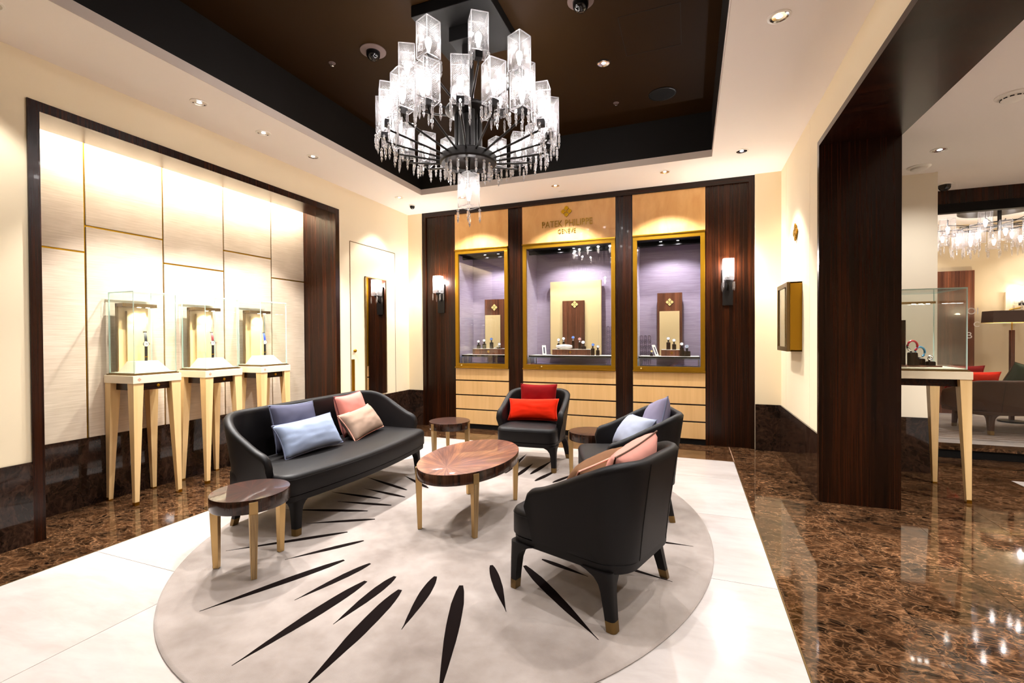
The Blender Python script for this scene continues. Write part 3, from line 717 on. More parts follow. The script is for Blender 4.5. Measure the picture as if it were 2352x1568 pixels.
# ------------------------------------------------------------------ the three wall cabinets
def bar4(x0, x1, z0, z1, t, y0, y1):
    return [('frame_rail', B(x0, x1, y0, y1, z1 - t, z1)), ('frame_rail', B(x0, x1, y0, y1, z0, z0 + t)), ('frame_stile', B(x0, x0 + t, y0, y1, z0 + t, z1 - t)), ('frame_stile', B(x1 - t, x1, y0, y1, z0 + t, z1 - t))]
YW = 5.94; YI = 6.46
def cabinet(x0, x1, label, spots, seams):
    ox = (x0 + x1) / 2
    t = thing('display_cabinet', label, 'display cabinet', (ox, YW, 0), group='built-in wall cabinets')
    a, b = x0 - ox + .001, x1 - ox - .001; o = YW
    def P(name, mb, mat, **k): return part(t, name, mb, mat, **k)
    P('header_panel', B(a, b, .0, .5, 2.545, 3.050), 'sycamore')
    for nm, mb in bar4(a + .004, b - .004, .875, 2.53, .050, -.012, .03): P(nm, mb, 'gold_lacquer', bevel=.002)
    P('top_ledge', B(a, b, -.024, .02, 2.528, 2.545), 'brass', bevel=.002); P('bottom_ledge', B(a, b, -.026, .03, .860, .876), 'brass', bevel=.002)
    xs = [a + .054] + [s - ox for s in seams] + [b - .054]
    for p, q in zip(xs, xs[1:]): P('glass_pane', B(p + .001, q - .001, .004, .010, .925, 2.48), 'glass_window')
    P('lock', MB().lathe([(.009, 0), (.009, .010), (.001, .011)], 14, (0, 0, 0)), 'gold_bright', smooth=40, loc=(a + .10 if seams == [] else seams[0] - ox + .05, -.012, .90), rot=(PI / 2, 0, 0))
    if seams: P('clamp', B(seams[0] - ox - .02, seams[0] - ox + .025, -.032, -.012, .868, .895), 'brass')
    P('back_lining', B(a, b, YI - o, YI - o + .03, .9, 2.5), 'purple_fabric')
    P('side_lining', B(a, a + .035, .03, YI - o, .9, 2.5), 'purple_fabric'); P('side_lining', B(b - .035, b, .03, YI - o, .9, 2.5), 'purple_fabric')
    P('top_lining', B(a, b, .03, YI - o, 2.48, 2.53), 'black_matte'); P('light_baffle', B(a + .035, b - .035, .17, .20, 2.43, 2.48), 'black_matte')
    P('base_lining', B(a, b, .03, YI - o, .86, .915), 'mauve')
    P('glass_shelf', B(a + .045, b - .045, .06, .40, 1.010, 1.022), ['glass_shelf'])
    for s in (a + .07, b - .07):
        for yy in (.09, .37): P('shelf_post', MB().lathe([(.008, .915), (.008, 1.010)], 10, (s, yy, 0)), 'steel', smooth=40)
    P('shelf_tray', B(a + .065, b - .065, .075, .36, 1.0225, 1.046), 'paper_white', bevel=.002); P('tray_edge', B(a + .06, b - .06, .070, .0749, 1.0225, 1.044), 'black_gloss')
    for s in spots:
        l_ = P('spot_lamp', MB().lathe([(.024, 0), (.024, -.012), (.018, -.014)], 18, cap1=False), 'steel', smooth=40, loc=(s - ox, .11, 2.48))
        part(l_, 'spot_lens', MB().lathe([(.018, -.010), (.001, -.015)], 16, cap0=False), 'led', 40)
        light('spot_beam', 'SPOT', (s - ox, .115, 2.455), 8, t, (1.0, .95, 1.0), .015, 105, .5, (math.radians(22), 0, 0))
    # drawers
    zz = [.858, .683, .475, .271, .060]
    P('carcass', B(a, b, .012, .4, .0, .858), 'ebony_x')
    for k in range(4): P('drawer_front', B(a + .001, b - .001, -.004, .012, zz[k + 1] + .009, zz[k] - .009 if k else .855), 'maple_x', bevel=.0015)
    P('toe_kick', B(a, b, .004, .02, 0, .052), 'black_matte')
    return t
cabinet(-3.147, -2.328, 'gold-framed wall cabinet with lilac interior next to the jib door', [-2.724, -2.52], [])
cabinet(-2.120, -.874, 'widest gold-framed wall cabinet with lilac interior below gold lettering', [-1.632, -1.437, -1.237], [-1.901, -1.094])
cabinet(-.666, .172, 'gold-framed wall cabinet with lilac interior nearest the right wall', [-.337, -.135], [])
fx = lambda y: (lambda a, b, d: (a, y + d, b))
lt = thing('wall_lettering', 'raised gold lettering and cross emblem on the central veneer panel', 'lettering', (-1.505, YW, 2.66))
part(lt, 'emblem', emblem_mb(.076, lambda a, b, d: (a, d, b + .272), -.012, .0), 'brass_satin')
letters(lt, 'PATEK PHILIPPE', .115, .005, .082, -.006, 'brass_satin', .006, 1.0, offset=-.0022, fit=(.672, .080))
letters(lt, 'GENEVE', .074, .004, -.008, -.006, 'brass_satin', .006, 1.05, offset=-.0016, fit=(.235, .052))

# things inside the cabinets
def back_panel(x, w_, z1, cream, label, cxo=0.0, wood_first=True, z0=1.0462, y=6.345):
    t = thing('display_totem', label, 'display panel', (x, y, z0))
    if wood_first:
        part(t, 'wood_board', B(-w_ / 2, w_ / 2, 0, .05, 0, z1 - z0), 'walnut_z', bevel=.002)
        a, b, zt = cream; part(t, 'cream_board', B(a - x, b - x, -.022, -.0005, 0, zt - z0), 'cream_board', bevel=.001)
        part(t, 'emblem', emblem_mb(.050, lambda p, q, d: (p + cxo, d, q + 1.736 - z0), -.008, -.0005), 'gold_bright')
    else:
        part(t, 'cream_board', B(-w_ / 2, w_ / 2, 0, .045, 0, z1 - z0), 'cream_board', bevel=.002)
        a, b, zt = cream; part(t, 'wood_board', B(a - x, b - x, -.03, -.0005, 0, zt - z0), 'walnut_z', bevel=.001)
        part(t, 'emblem', emblem_mb(.050, lambda p, q, d: (p + cxo, -.0305 + d, q + 1.742 - z0), -.008, -.0005), 'gold_bright')
back_panel(-2.71, .315, 1.856, (-2.853, -2.610, 1.622), 'walnut and cream display panel with gold cross in the cabinet by the jib door')
back_panel(-.245, .306, 1.856, (-.370, -.125, 1.618), 'walnut and cream display panel with gold cross in the cabinet near the right wall')
back_panel(-1.49, .72, 2.07, (-1.665, -1.357, 1.795), 'tall cream display panel with walnut centre in the widest cabinet', .0, False, y=6.35)

def tray(x0, x1, y0, y1, z0, z1, label, cross=True):
    t = thing('display_tray', label, 'display box', ((x0 + x1) / 2, (y0 + y1) / 2, z0))
    w_, d_ = (x1 - x0) / 2, (y1 - y0) / 2
    part(t, 'tray_body', B(-w_, w_, -d_, d_, 0, z1 - z0 - .004), 'walnut_z', bevel=.002)
    part(t, 'tray_top', B(-w_ + .003, w_ - .003, -d_ + .003, d_ - .003, z1 - z0 - .004, z1 - z0), 'paper_white')
    if cross: part(t, 'emblem', emblem_mb(.020, lambda p, q, d: (p - .01, -d_ + d, q + (z1 - z0) / 2), -.002, -.0003), 'brass')
ZS = 1.0462
tray(-1.76, -1.235, 6.12, 6.30, ZS, 1.127, 'long dark wooden display box in the widest cabinet')
tray(-2.965, -2.44, 6.12, 6.28, ZS, 1.131, 'dark wooden display box in the cabinet by the jib door')
tray(-.339, -.065, 6.12, 6.30, ZS, 1.127, 'dark wooden display box in the cabinet near the right wall')
def block(x, y, z0, z1, label, w_=.042):
    t = thing('watch_block', label, 'display block', (x, y, z0), .15, 'dark watch blocks in the cabinets')
    part(t, 'block_body', B(-w_ / 2, w_ / 2, -w_ / 2, w_ / 2, 0, z1 - z0 - .003), 'ebony_z', bevel=.0015); part(t, 'block_top', B(-w_ / 2 + .004, w_ / 2 - .004, -w_ / 2 + .004, w_ / 2 - .004, z1 - z0 - .003, z1 - z0), 'black_matte')
def cab_watch(x, y, z0, label, dial='dial_white', strap='steel', yaw=0.0, s=1.0, group='watches in the wall cabinets'):
    # a watch closed around a small cuff, standing on z0, dial facing the viewer
    t = thing('wristwatch', label, 'watch', (x, y, z0), yaw, group)
    pts = [(.0, .024 * s * math.cos(a) + .0, .030 * s + .030 * s * math.sin(a)) for a in [2 * PI * k / 20 for k in range(20)]]
    m = MB(); w2 = .0085 * s
    rings = [[(-w2, y_ * .98, .001 + z_), (w2, y_ * .98, .001 + z_), (w2, y_ * .9, .001 + (z_ - .03 * s) * .93 + .03 * s), (-w2, y_ * .9, .001 + (z_ - .03 * s) * .93 + .03 * s)] for _, y_, z_ in pts]
    rings.append(rings[0]); m.loft(rings, False, False); part(t, 'strap', m, strap, 50)
    c = part(t, 'watch_case', MB().lathe([(.019 * s, 0), (.021 * s, .003), (.021 * s, .007), (.018 * s, .009)], 24, cap1=False), 'steel', 40, loc=(0, -.022 * s, .046 * s), rot=(math.radians(68), 0, 0))
    part(c, 'dial', MB().lathe([(.018 * s, .0085), (.001, .0086)], 24, cap0=False), dial)
    hm = MB(); hm.box(-.0008, .0008, 0, .013 * s, .0087, .0092); hm.box(0, .009 * s, -.0008, .0008, .0087, .0092); part(c, 'hands', hm, 'black_gloss')
    part(c, 'crown', B(.021 * s, .025 * s, -.003, .003, .002, .007), 'steel')
# widest cabinet
for x, y, z, lab, dl, st in ((-1.689, 6.20, 1.205, 'steel watch with white dial, leftmost on the long box', 'dial_white', 'steel'), (-1.621, 6.21, 1.222, 'steel watch with white dial, second on the long box', 'dial_white', 'steel'),
        (-1.491, 6.22, 1.237, 'tallest steel watch with blue dial in the widest cabinet', 'dial_blue', 'steel'), (-1.396, 6.20, 1.215, 'rose dial watch in the widest cabinet', 'velvet_rose', 'steel')):
    block(x, y, 1.127, z, 'block under ' + lab, .034); cab_watch(x, y, z, lab, dl, st, .2)
block(-1.335, 6.18, 1.127, 1.165, 'low dark cushion block at the end of the long box', .06); cab_watch(-1.338, 6.17, 1.165, 'white watch lying on the low cushion block', 'dial_white', 'strap_black', .1, 1.15)
for x, z, lab in ((-1.200, 1.140, 'black strap watch with blue dial on a separate block'), (-1.134, 1.117, 'black strap watch with white dial on the block nearest the glass edge')):
    block(x, 6.11, ZS, z, 'block under ' + lab, .048); cab_watch(x, 6.11, z, lab, 'dial_blue' if x < -1.17 else 'dial_white', 'strap_black', .3)
def booklet(x, y, z, label, lean=.35, yaw=.5, w_=.055, h_=.14):
    t = thing('card_stand', label, 'card stand', (x, y, z), 0, None, (-lean, 0, yaw))
    part(t, 'card', B(-w_ / 2, w_ / 2, 0, .006, .002, h_), 'paper_white', bevel=.001); part(t, 'print', B(-w_ * .18, w_ * .18, -.0006, 0, .02, h_ * .8), 'velvet_navy')
    fy, fz = .05 * math.cos(lean), .05 * math.sin(lean) + .001
    m = MB(); m.loft([[(-.008, .006, h_ * .6), (.008, .006, h_ * .6), (.008, .008, h_ * .6), (-.008, .008, h_ * .6)], [(-.008, fy - .003, fz), (.008, fy - .003, fz), (.008, fy, fz), (-.008, fy, fz)]]); part(t, 'easel_foot', m, 'black_metal')
booklet(-1.865, 6.11, ZS + .002, 'small white leaning card at the left end of the widest cabinet')
pb = thing('fabric_pillow', 'pale satin display pillow lying on the long wooden box', 'display pillow', (-1.60, 6.16, 1.1272))
m = MB(); rr = []
for i in range(9):
    a = -.11 + .22 * i / 8; k = max(.25, (1 - (a / .118) ** 2)) ** .5
    rr.append([(a, .035 * k * math.cos(q), .034 + .033 * k * math.sin(q)) for q in [2 * PI * j / 10 for j in range(10)]])
m.loft(rr); part(pb, 'pillow_body', m, 'paper_white', 60); part(pb, 'pillow_seam', MB().tube([(-.11, -.02, .03), (0, -.036, .034), (.11, -.02, .03)], .002, 6), 'mauve')
# cabinet by the jib door
for x, z, lab in ((-2.893, 1.186, 'steel watch, leftmost in the cabinet by the jib door'), (-2.802, 1.200, 'steel watch, second in the cabinet by the jib door'), (-2.688, 1.220, 'blue dial watch in front of the cream board by the jib door')):
    block(x, 6.18, 1.131, z, 'block under ' + lab, .046); cab_watch(x, 6.18, z, lab, 'dial_blue' if x > -2.7 else 'dial_white', 'strap_black', .3)
block(-2.562, 6.19, 1.131, 1.142, 'flat dark pad at the end of the box by the jib door', .07); cab_watch(-2.562, 6.17, 1.142, 'steel watch lying on the flat pad by the jib door', 'dial_white', 'steel', .4, 1.1)
booklet(-2.64, 6.15, 1.1325, 'silver leaning card beside the flat pad by the jib door', 1.0, -.9, .03, .09)
# cabinet near the right wall
for x, y, z0, z, lab, dl in ((-.255, 6.18, 1.127, 1.218, 'gold rimmed watch on the tallest block near the right wall', 'dial_white'), (-.187, 6.17, 1.127, 1.195, 'white watch on the second tallest block near the right wall', 'dial_white'),
        (-.095, 6.10, 1.0464, 1.150, 'white watch on a separate block in front of the small box', 'dial_white')):
    block(x, y, z0, z, 'block under ' + lab, .046); cab_watch(x, y, z, lab, dl, 'strap_black', .0)
block(-.034, 6.10, ZS + .0002, 1.110, 'wide dark cushion block at the cabinet end near the right wall', .07); cab_watch(-.034, 6.09, 1.110, 'pale blue watch on the wide cushion block', 'linen_pale', 'strap_black', -.1, 1.2)
block(-.455, 6.10, ZS, 1.072, 'tiny dark block at the shelf end near the right wall', .035); cab_watch(-.455, 6.10, 1.072, 'small gold watch at the shelf end near the right wall', 'gold_bright', 'strap_black', .2, .7)
booklet(-.385, 6.13, ZS + .003, 'tall white curved card leaning beside the small box', .55, .7, .05, .16)
# lattice patterns reflected in the cabinet glass, built in as boards at the ends
def lattice(x, y, z, w_, h_, label):
    t = thing('lattice_reflection', label, 'ornament screen', (x, y, z))
    part(t, 'pattern_board', B(-w_ / 2, w_ / 2, 0, .006, 0, h_), 'mauve')
    m = MB(); n = max(1, round(w_ / .055)); r = max(1, round(h_ / .075)); cw, chh = w_ / n, h_ / r
    for i in range(n):
        for j in range(r):
            cx_, cz_ = -w_ / 2 + (i + .5) * cw, (j + .5) * chh
            m.tube([(cx_ + .5 * cw * math.sin(q) * (.8 + .2 * math.cos(2 * q)), -.002, cz_ + .5 * chh * math.cos(q)) for q in [2 * PI * k / 16 for k in range(16)]], .0022, 4, True)
            if j < r - 1: m.tube([(cx_ + .46 * cw * math.cos(q), -.002, cz_ + .5 * chh + .30 * chh * math.sin(q)) for q in [2 * PI * k / 12 for k in range(12)]], .0018, 4, True)
    part(t, 'tracery', m, 'velvet_navy')
lattice(-.995, 6.42, .9152, .16, .52, 'mauve board imitating a lattice reflection at the right end of the widest cabinet')
lattice(-.555, 6.415, .9152, .15, .39, 'mauve board imitating a lattice reflection at the left end of the cabinet near the right wall')

# ------------------------------------------------------------------ brass wall case and emblem on the right wall
wc = thing('wall_case', 'shallow brass wall case with glazed front on the right wall', 'wall case', (XR, 5.118, 1.15))
def WC(name, mb, mat, **k): return part(wc, name, mb, mat, **k)
D0, y0, y1 = -.096, -.25, .25
WC('side_panel', B(D0, -.0005, y0, y0 + .012, 0, .636), 'gold_lacquer', bevel=.001); WC('side_panel', B(D0, -.0005, y1 - .012, y1, 0, .636), 'gold_lacquer', bevel=.001)
WC('top_panel', B(D0, -.0005, y0, y1, .624, .636), 'gold_lacquer'); WC('bottom_panel', B(D0, -.0005, y0, y1, 0, .012), 'gold_lacquer')
WC('back_board', B(-.012, -.0008, y0 + .012, y1 - .012, .012, .624), 'paper_white')
d = MB(); f0, f1 = D0 - .026, D0 - .004
d.box(f0, f1, y0, y1, .596, .636); d.box(f0, f1, y0, y1, 0, .04); d.box(f0, f1, y0, y0 + .04, .04, .596); d.box(f0, f1, y1 - .04, y1, .04, .596)
dd = WC('door', d, 'brass_dark'); part(dd, 'glass_pane', B(f0 + .008, f0 + .012, y0 + .04, y1 - .04, .04, .596), 'glass_clear')
we = thing('wall_emblem', 'gold cross emblem on the cream wall above the brass case', 'emblem', (XR, 5.108, 2.28))
part(we, 'emblem_body', emblem_mb(.083, lambda a, b, d: (d, a, b), -.018, -.006), 'gold_lacquer'); part(we, 'fixing_pin', B(-.006, 0, -.01, .01, -.01, .01), 'brass')
# ------------------------------------------------------------------ free-standing display cases
def pane(x0, x1, y0, y1, z0, z1, thin):                # big faces clear, narrow faces green edge
    m = MB(); m.box(x0, x1, y0, y1, z0, z1)
    for i, n in enumerate(('z', 'z', 'y', 'x', 'y', 'x')): m.mi[i] = 0 if n == thin else 1
    return m
def display_stand(loc, label, lx, ly, ztop=1.012, zg=1.668, group='glass-topped display stands'):
    # local frame: +x is the front of the stand, half sizes lx, ly
    t = thing('display_stand', label, 'display stand', loc, 0, group)
    P = lambda n, mb, mat, **k: part(t, n, mb, mat, **k)
    P('table_top', B(-lx, lx, -ly, ly, .950, ztop), 'cream_lacquer', bevel=.002)
    m = MB(); m.box(-lx + .012, lx - .012, -ly + .012, ly - .012, ztop, ztop + .010); m.box(-lx + .022, lx - .022, -ly + .022, ly - .022, ztop + .010, ztop + .016); P('plinth_frame', m, 'brass_dark')
    P('deck', B(-lx + .03, lx - .03, -ly + .03, ly - .03, ztop + .016, ztop + .022), 'cream_lacquer')
    a, b, c = .074, .030, .0
    for sx in (-1, 1):
        for sy in (-1, 1):
            X0, Y0 = sx * (lx - .004), sy * (ly - .004)
            ring = lambda s, z: [(X0, Y0, z), (X0 - sx * s, Y0, z), (X0 - sx * s, Y0 - sy * s, z), (X0, Y0 - sy * s, z)]
            lg = P('leg', MB().loft([ring(b, .0), ring(b + .002, .028), ring(a, .950)]), 'maple_z', bevel=.0015)
            part(lg, 'foot_cap', MB().loft([[(p[0] + sx * .0008 * (1 if i in (0, 3) else -1), p[1] + sy * .0008 * (1 if i in (0, 1) else -1), p[2]) for i, p in enumerate(ring(b, z))] for z in (.0005, .027)]), 'brass')
    ap = P('apron', B(-lx + .05, lx - .035, -ly + .045, ly - .045, .892, .950), 'ebony_y')
    part(ap, 'lock', MB().lathe([(.012, 0), (.012, .004), (.006, .005), (.001, .0045)], 18), 'brass', 40, loc=(lx - .035, .02, .922), rot=(0, PI / 2, 0))
    P('emblem', emblem_mb(.014, lambda p, q, d: (lx + d, p - ly + .045, q + .982), -.0005, .001), 'pipe_pink')
    gx, gy, g = lx - .024, ly - .024, .008; z0 = ztop + .0165
    P('glass_pane', pane(gx - g, gx, -gy, gy, z0, zg, 'x'), ['glass_clear', 'glass_edge']); P('glass_pane', pane(-gx, -gx + g, -gy, gy, z0, zg, 'x'), ['glass_clear', 'glass_edge'])
    P('glass_pane', pane(-gx + g, gx - g, -gy, -gy + g, z0, zg, 'y'), ['glass_clear', 'glass_edge']); P('glass_pane', pane(-gx + g, gx - g, gy - g, gy, z0, zg, 'y'), ['glass_clear', 'glass_edge'])
    P('glass_lid', pane(-gx, gx, -gy, gy, zg, zg + g, 'z'), ['glass_clear', 'glass_edge'])
    return t
def stand_insert(t, wide=.23):
    # lit back board with a small hood at the back of the case
    P = lambda n, mb, mat, **k: part(t, n, mb, mat, **k); z0 = 1.034
    bk = P('back_board', B(-.138, -.126, -wide / 2, wide / 2, z0, 1.575), 'cream_board')
    P('board_edge', B(-.138, -.110, -wide / 2 - .008, -wide / 2, z0, 1.585), 'brass_dark'); P('inner_board', B(-.126, -.105, -wide / 2 + .06, wide / 2 - .03, z0, 1.53), 'cream_board')
    hd = P('light_hood', B(-.138, -.040, -wide / 2 - .008, wide / 2 + .02, 1.562, 1.590), 'brass_dark')
    for yy in (.02, .085):
        part(hd, 'spot_lens', MB().lathe([(.014, 0), (.012, -.003), (.001, -.0035)], 16, cap0=False), 'led', 40, loc=(-.062, yy - .01, 1.562))
        light('hood_beam', 'SPOT', (-.060, yy - .01, 1.552), 2.2, t, (1, .90, .70), .01, 110, .6)
    pl = MB(); r0 = [(-.10, -.13, z0), (.125, -.13, z0), (.125, .13, z0), (-.10, .13, z0)]; r1 = [(-.06, -.085, 1.118), (.05, -.085, 1.118), (.05, .085, 1.118), (-.06, .085, 1.118)]
    P('plinth', MB().loft([r0, r1]), 'cream_lacquer', bevel=.0015)
def tall_watch(loc, label, strap_up, strap_dn):
    t = thing('wristwatch', label, 'watch', loc, math.radians(-20), 'watches on the display stands')
    def band(path, w_, mat, nm):
        m = MB(); rings = [[(x + .0015, -w_, z), (x + .0015, w_, z), (x - .0015, w_, z), (x - .0015, -w_, z)] for x, z in path]; m.loft(rings); part(t, nm, m, mat, 50)
    band([(.0, .001), (.004, .02), (.006, .07), (.006, .125)], .010, strap_dn, 'lower_strap')
    band([(.006, .155), (.000, .185), (-.012, .215), (-.03, .238)], .010, strap_up, 'upper_strap')
    for z in (.03,): part(t, 'keeper', B(.002, .009, -.0115, .0115, z, z + .008), 'brass')
    part(t, 'buckle', B(-.034, -.026, -.013, .013, .232, .246), 'steel', bevel=.001)
    c = part(t, 'watch_case', MB().lathe([(.018, -.004), (.021, 0), (.021, .005), (.018, .008)], 24, cap1=False), 'steel', 40, loc=(.008, 0, .140), rot=(0, PI / 2, 0))
    part(c, 'dial', MB().lathe([(.018, .0075), (.001, .0076)], 24, cap0=False), 'dial_white'); part(c, 'hands', MB().box(-.001, .001, 0, .012, .008, .0085).box(-.008, 0, -.001, .001, .008, .0085), 'black_gloss'); part(c, 'crown', B(-.003, .003, .021, .026, -.002, .004), 'brass')
    st = part(t, 'support_wire', MB().tube([(-.02, 0, .0), (-.022, 0, .11), (-.004, 0, .134)], .0014, 6), 'brass')
for i, (yy, lab, wl, su, sd) in enumerate(((2.483, 'tapered cream display stand with glass case nearest the viewer in the niche', 'black strap watch in the glass case nearest the viewer', 'strap_black', 'strap_black'),
        (3.058, 'middle one of three tapered cream display stands in the niche', 'red and black strap watch in the middle glass case', 'strap_red', 'strap_black'),
        (3.633, 'farthest of three tapered cream display stands in the niche, beside the ebony jamb', 'blue strap watch in the farthest glass case of the niche', 'strap_blue', 'strap_black'))):
    s = display_stand((-4.208, yy, 0), lab, .183, .183); stand_insert(s)
    tall_watch((-4.208, yy + .02, 1.1182), wl, su, sd)
rs = display_stand((1.755, 4.845, 0), 'cream display table with tall glass case in the neighbouring room', .262, .285, 1.010, 1.652)
part(rs, 'hood_bar', B(-.22, .225, .20, .23, 1.565, 1.585), 'champagne', bevel=.002)
hb = rs.children[-1]
for yy in (.075, .125, .175):
    part(hb, 'spot_lens', MB().lathe([(.014, 0), (.012, -.003), (.001, -.0035)], 16, cap0=False), 'led', 40, loc=(yy, .215, 1.565))
part(rs, 'dark_upright', B(-.115, -.062, -.02, .05, 1.032, 1.42), 'ebony_z', bevel=.002); part(rs, 'deck_board', B(-.20, .15, -.10, .16, 1.032, 1.044), 'walnut_z', bevel=.001)
light('case_beam', 'SPOT', (-.02, .15, 1.54), 8, rs, WARM, .01, 110, .6)
def bracelet(x, y, z, label, mat, mat2, r=.042):
    t = thing('bracelet_watch', label, 'watch', (x, y, z), .4, 'bracelet watches in the tall glass case')
    P_ = [(r * math.cos(a), 0, r + .012 + r * math.sin(a)) for a in [math.radians(-60 + 300 * k / 20) for k in range(21)]]
    part(t, 'bangle', MB().tube(P_, .008, 8), mat, 50); part(t, 'bangle_end', MB().tube(P_[-5:], .0095, 8), mat2, 50)
    part(t, 'cuff_stand', B(-.012, .012, -.01, .01, 0, .012), 'steel')
def dblock(x, y, z0, z1, w_, label):
    t = thing('watch_block', label, 'display block', (x, y, z0), .1, 'dark blocks in the tall glass case')
    part(t, 'block_body', B(-w_, w_, -w_, w_, 0, z1 - z0 - .004), 'ebony_z', bevel=.0015); part(t, 'block_top', B(-w_ + .004, w_ - .004, -w_ + .004, w_ - .004, z1 - z0 - .004, z1 - z0), 'black_matte')
dblock(1.722, 4.78, 1.0442, 1.150, .026, 'taller dark block under the pink bangle'); bracelet(1.722, 4.78, 1.150, 'pink and silver bangle watch on the taller block', 'enamel_red', 'steel')
dblock(1.790, 4.83, 1.0442, 1.098, .026, 'middle dark block under the teal bangle'); bracelet(1.790, 4.83, 1.098, 'teal and silver bangle watch on the middle block', 'enamel_teal', 'steel')
dblock(1.842, 4.78, 1.0442, 1.078, .024, 'lowest dark block with a ring on it in the tall case'); bracelet(1.842, 4.78, 1.078, 'small silver ring on the lowest block', 'steel', 'chrome', .016)

# ------------------------------------------------------------------ rug with carved streaks
RC = (-1.505, 3.03); RA, RB = 1.633, 1.880
rg = thing('rug', 'large oval cream rug with black radiating streaks', 'rug', (RC[0], RC[1], 0))
def ell(a, b, z, n=160): return [(a * math.cos(2 * PI * k / n), b * math.sin(2 * PI * k / n), z) for k in range(n)]
part(rg, 'pile', MB().loft([ell(RA, RB, .0008), ell(RA + .002, RB + .002, .006), ell(RA - .004, RB - .004, .0125), ell(RA - .012, RB - .012, .014)]), 'rug_wool', 50)
ST = [((-2.118, 2.464), (-2.626, 1.987), .036), ((-1.932, 2.394), (-2.198, 2.029), .036), ((-1.870, 2.144), (-2.162, 1.501), .050), ((-1.702, 2.163), (-1.814, 1.729), .042), ((-1.600, 1.997), (-1.684, 1.294), .058),
      ((-1.484, 2.092), (-1.498, 1.643), .052), ((-1.381, 1.989), (-1.325, 1.279), .064), ((-1.279, 2.167), (-1.188, 1.719), .050), ((-1.108, 2.134), (-.834, 1.419), .060), ((-1.047, 2.384), (-.805, 2.002), .046),
      ((-.870, 2.444), (-.364, 1.952), .052), ((-2.085, 2.707), (-2.487, 2.479), .034), ((-2.235, 2.817), (-2.835, 2.626), .036), ((-2.139, 2.974), (-2.587, 2.900), .036), ((-2.306, 3.068), (-2.791, 3.063), .034),
      ((-2.143, 3.165), (-2.591, 3.229), .034), ((-2.230, 3.318), (-2.776, 3.497), .036), ((-2.086, 3.424), (-2.484, 3.658), .036), ((-.55, 3.015), (.017, 3.027), .036), ((-.67, 2.71), (-.088, 2.552), .036),
      ((-1.628, 4.05), (-1.675, 4.797), .044), ((-1.496, 4.00), (-1.487, 4.451), .044), ((-1.395, 4.10), (-1.334, 4.627), .044), ((-1.291, 3.92), (-1.188, 4.341), .044), ((-1.13, 3.93), (-1.0, 4.26), .040), ((-1.82, 3.98), (-2.05, 4.50), .044), ((-.80, 2.55), (-.512, 2.451), .03)]
for (a, b, w_) in ST:
    p, q = Vector((a[0] - RC[0], a[1] - RC[1], 0)), Vector((b[0] - RC[0], b[1] - RC[1], 0)); d = q - p; nrm = Vector((-d.y, d.x, 0)).normalized(); L = []; Rr = []
    for k in range(15):
        s = k / 14; wd = w_ * .62 * (math.sin(PI * min(1, s * 1.02 + .03)) ** .62) * (1.18 - .75 * s) * (1 + random.uniform(-.04, .04))
        if k == 14: wd = .001
        L.append(p + d * s + nrm * wd); Rr.append(p + d * s - nrm * wd)
    poly = L + Rr[::-1]
    part(rg, 'streak', MB().loft([[(v_.x, v_.y, .0135) for v_ in poly], [(v_.x, v_.y, .0152) for v_ in poly]]), 'rug_black')
ZR = .0152

# ------------------------------------------------------------------ upholstered seating
def smooth01(x): x = max(0, min(1, x)); return x * x * (3 - 2 * x)
def u_path(hw, xb, xf, r, n=64):
    segs = []; pts = []
    na = 18
    for k in range(na): pts.append((xf + (xb + r - xf) * k / na, hw, 0, 1))
    for k in range(15):
        a = PI / 2 + PI / 2 * k / 14; pts.append((xb + r + r * math.cos(a), hw - r + r * math.sin(a), math.cos(a), math.sin(a)))
    nb_ = max(6, int((hw - r) * 2 / .05))
    for k in range(1, nb_): pts.append((xb, hw - r - (2 * hw - 2 * r) * k / nb_, -1, 0))
    for k in range(15):
        a = PI + PI / 2 * k / 14; pts.append((xb + r + r * math.cos(a), -hw + r + r * math.sin(a), math.cos(a), math.sin(a)))
    for k in range(1, na + 1): pts.append((xb + r + (xf - xb - r) * k / na, -hw, 0, -1))
    return pts
def shell_mb(hw, xb, xf, r, th, ha, hb, flare, z0, zin):
    path = u_path(hw, xb, xf, r); m = MB(); rings = []
    xs = [p[0] for p in path]
    for (x, y, nx, ny) in path:
        k = smooth01((xf - x) / (xf - xb) * 1.02) ; h = ha + (hb - ha) * k
        dx = xf - x; rad = .075; edge = 1.0
        if dx < rad: h -= rad * (1 - math.sqrt(max(0, 1 - (1 - dx / rad) ** 2))) * .9
        fl = flare * (.75 + .25 * smooth01((xf - x) / (xf - xb)))
        pr_ = [(-fl, z0), (-fl * .72, z0 + (h - z0) * .33), (-fl * .36, z0 + (h - z0) * .66), (-.004, h - th * .62)]
        for a in (20, 50, 90, 130, 160): pr_.append((-th / 2 + th / 2 * math.cos(math.radians(a)), h - th * .5 + th * .5 * math.sin(math.radians(a))))
        pr_ += [(-th, h - th * .62), (-th - .012, z0 + (h - z0) * .6), (-th - .022, zin), (-th - .02, z0)]
        ring = []
        for o_, z in pr_:
            lean = -.05 * (1 - (z - z0) / (hb - z0)) * smooth01((x - (xf - .25)) / .25)
            ring.append((x + nx * o_ + lean, y + ny * o_, z))
        rings.append(ring)
    m.loft(rings); m.rings = rings; return m
def offset_poly(poly, d):
    n = len(poly); out = []
    for i in range(n):
        a, b, c = Vector(poly[i - 1]), Vector(poly[i]), Vector(poly[(i + 1) % n])
        e1 = (b - a).normalized(); e2 = (c - b).normalized(); t_ = (e1 + e2).normalized(); nn_ = Vector((-t_.y, t_.x)); k = max(.6, nn_.dot(Vector((-e1.y, e1.x))))
        out.append(b + nn_ * d / k)
    return out
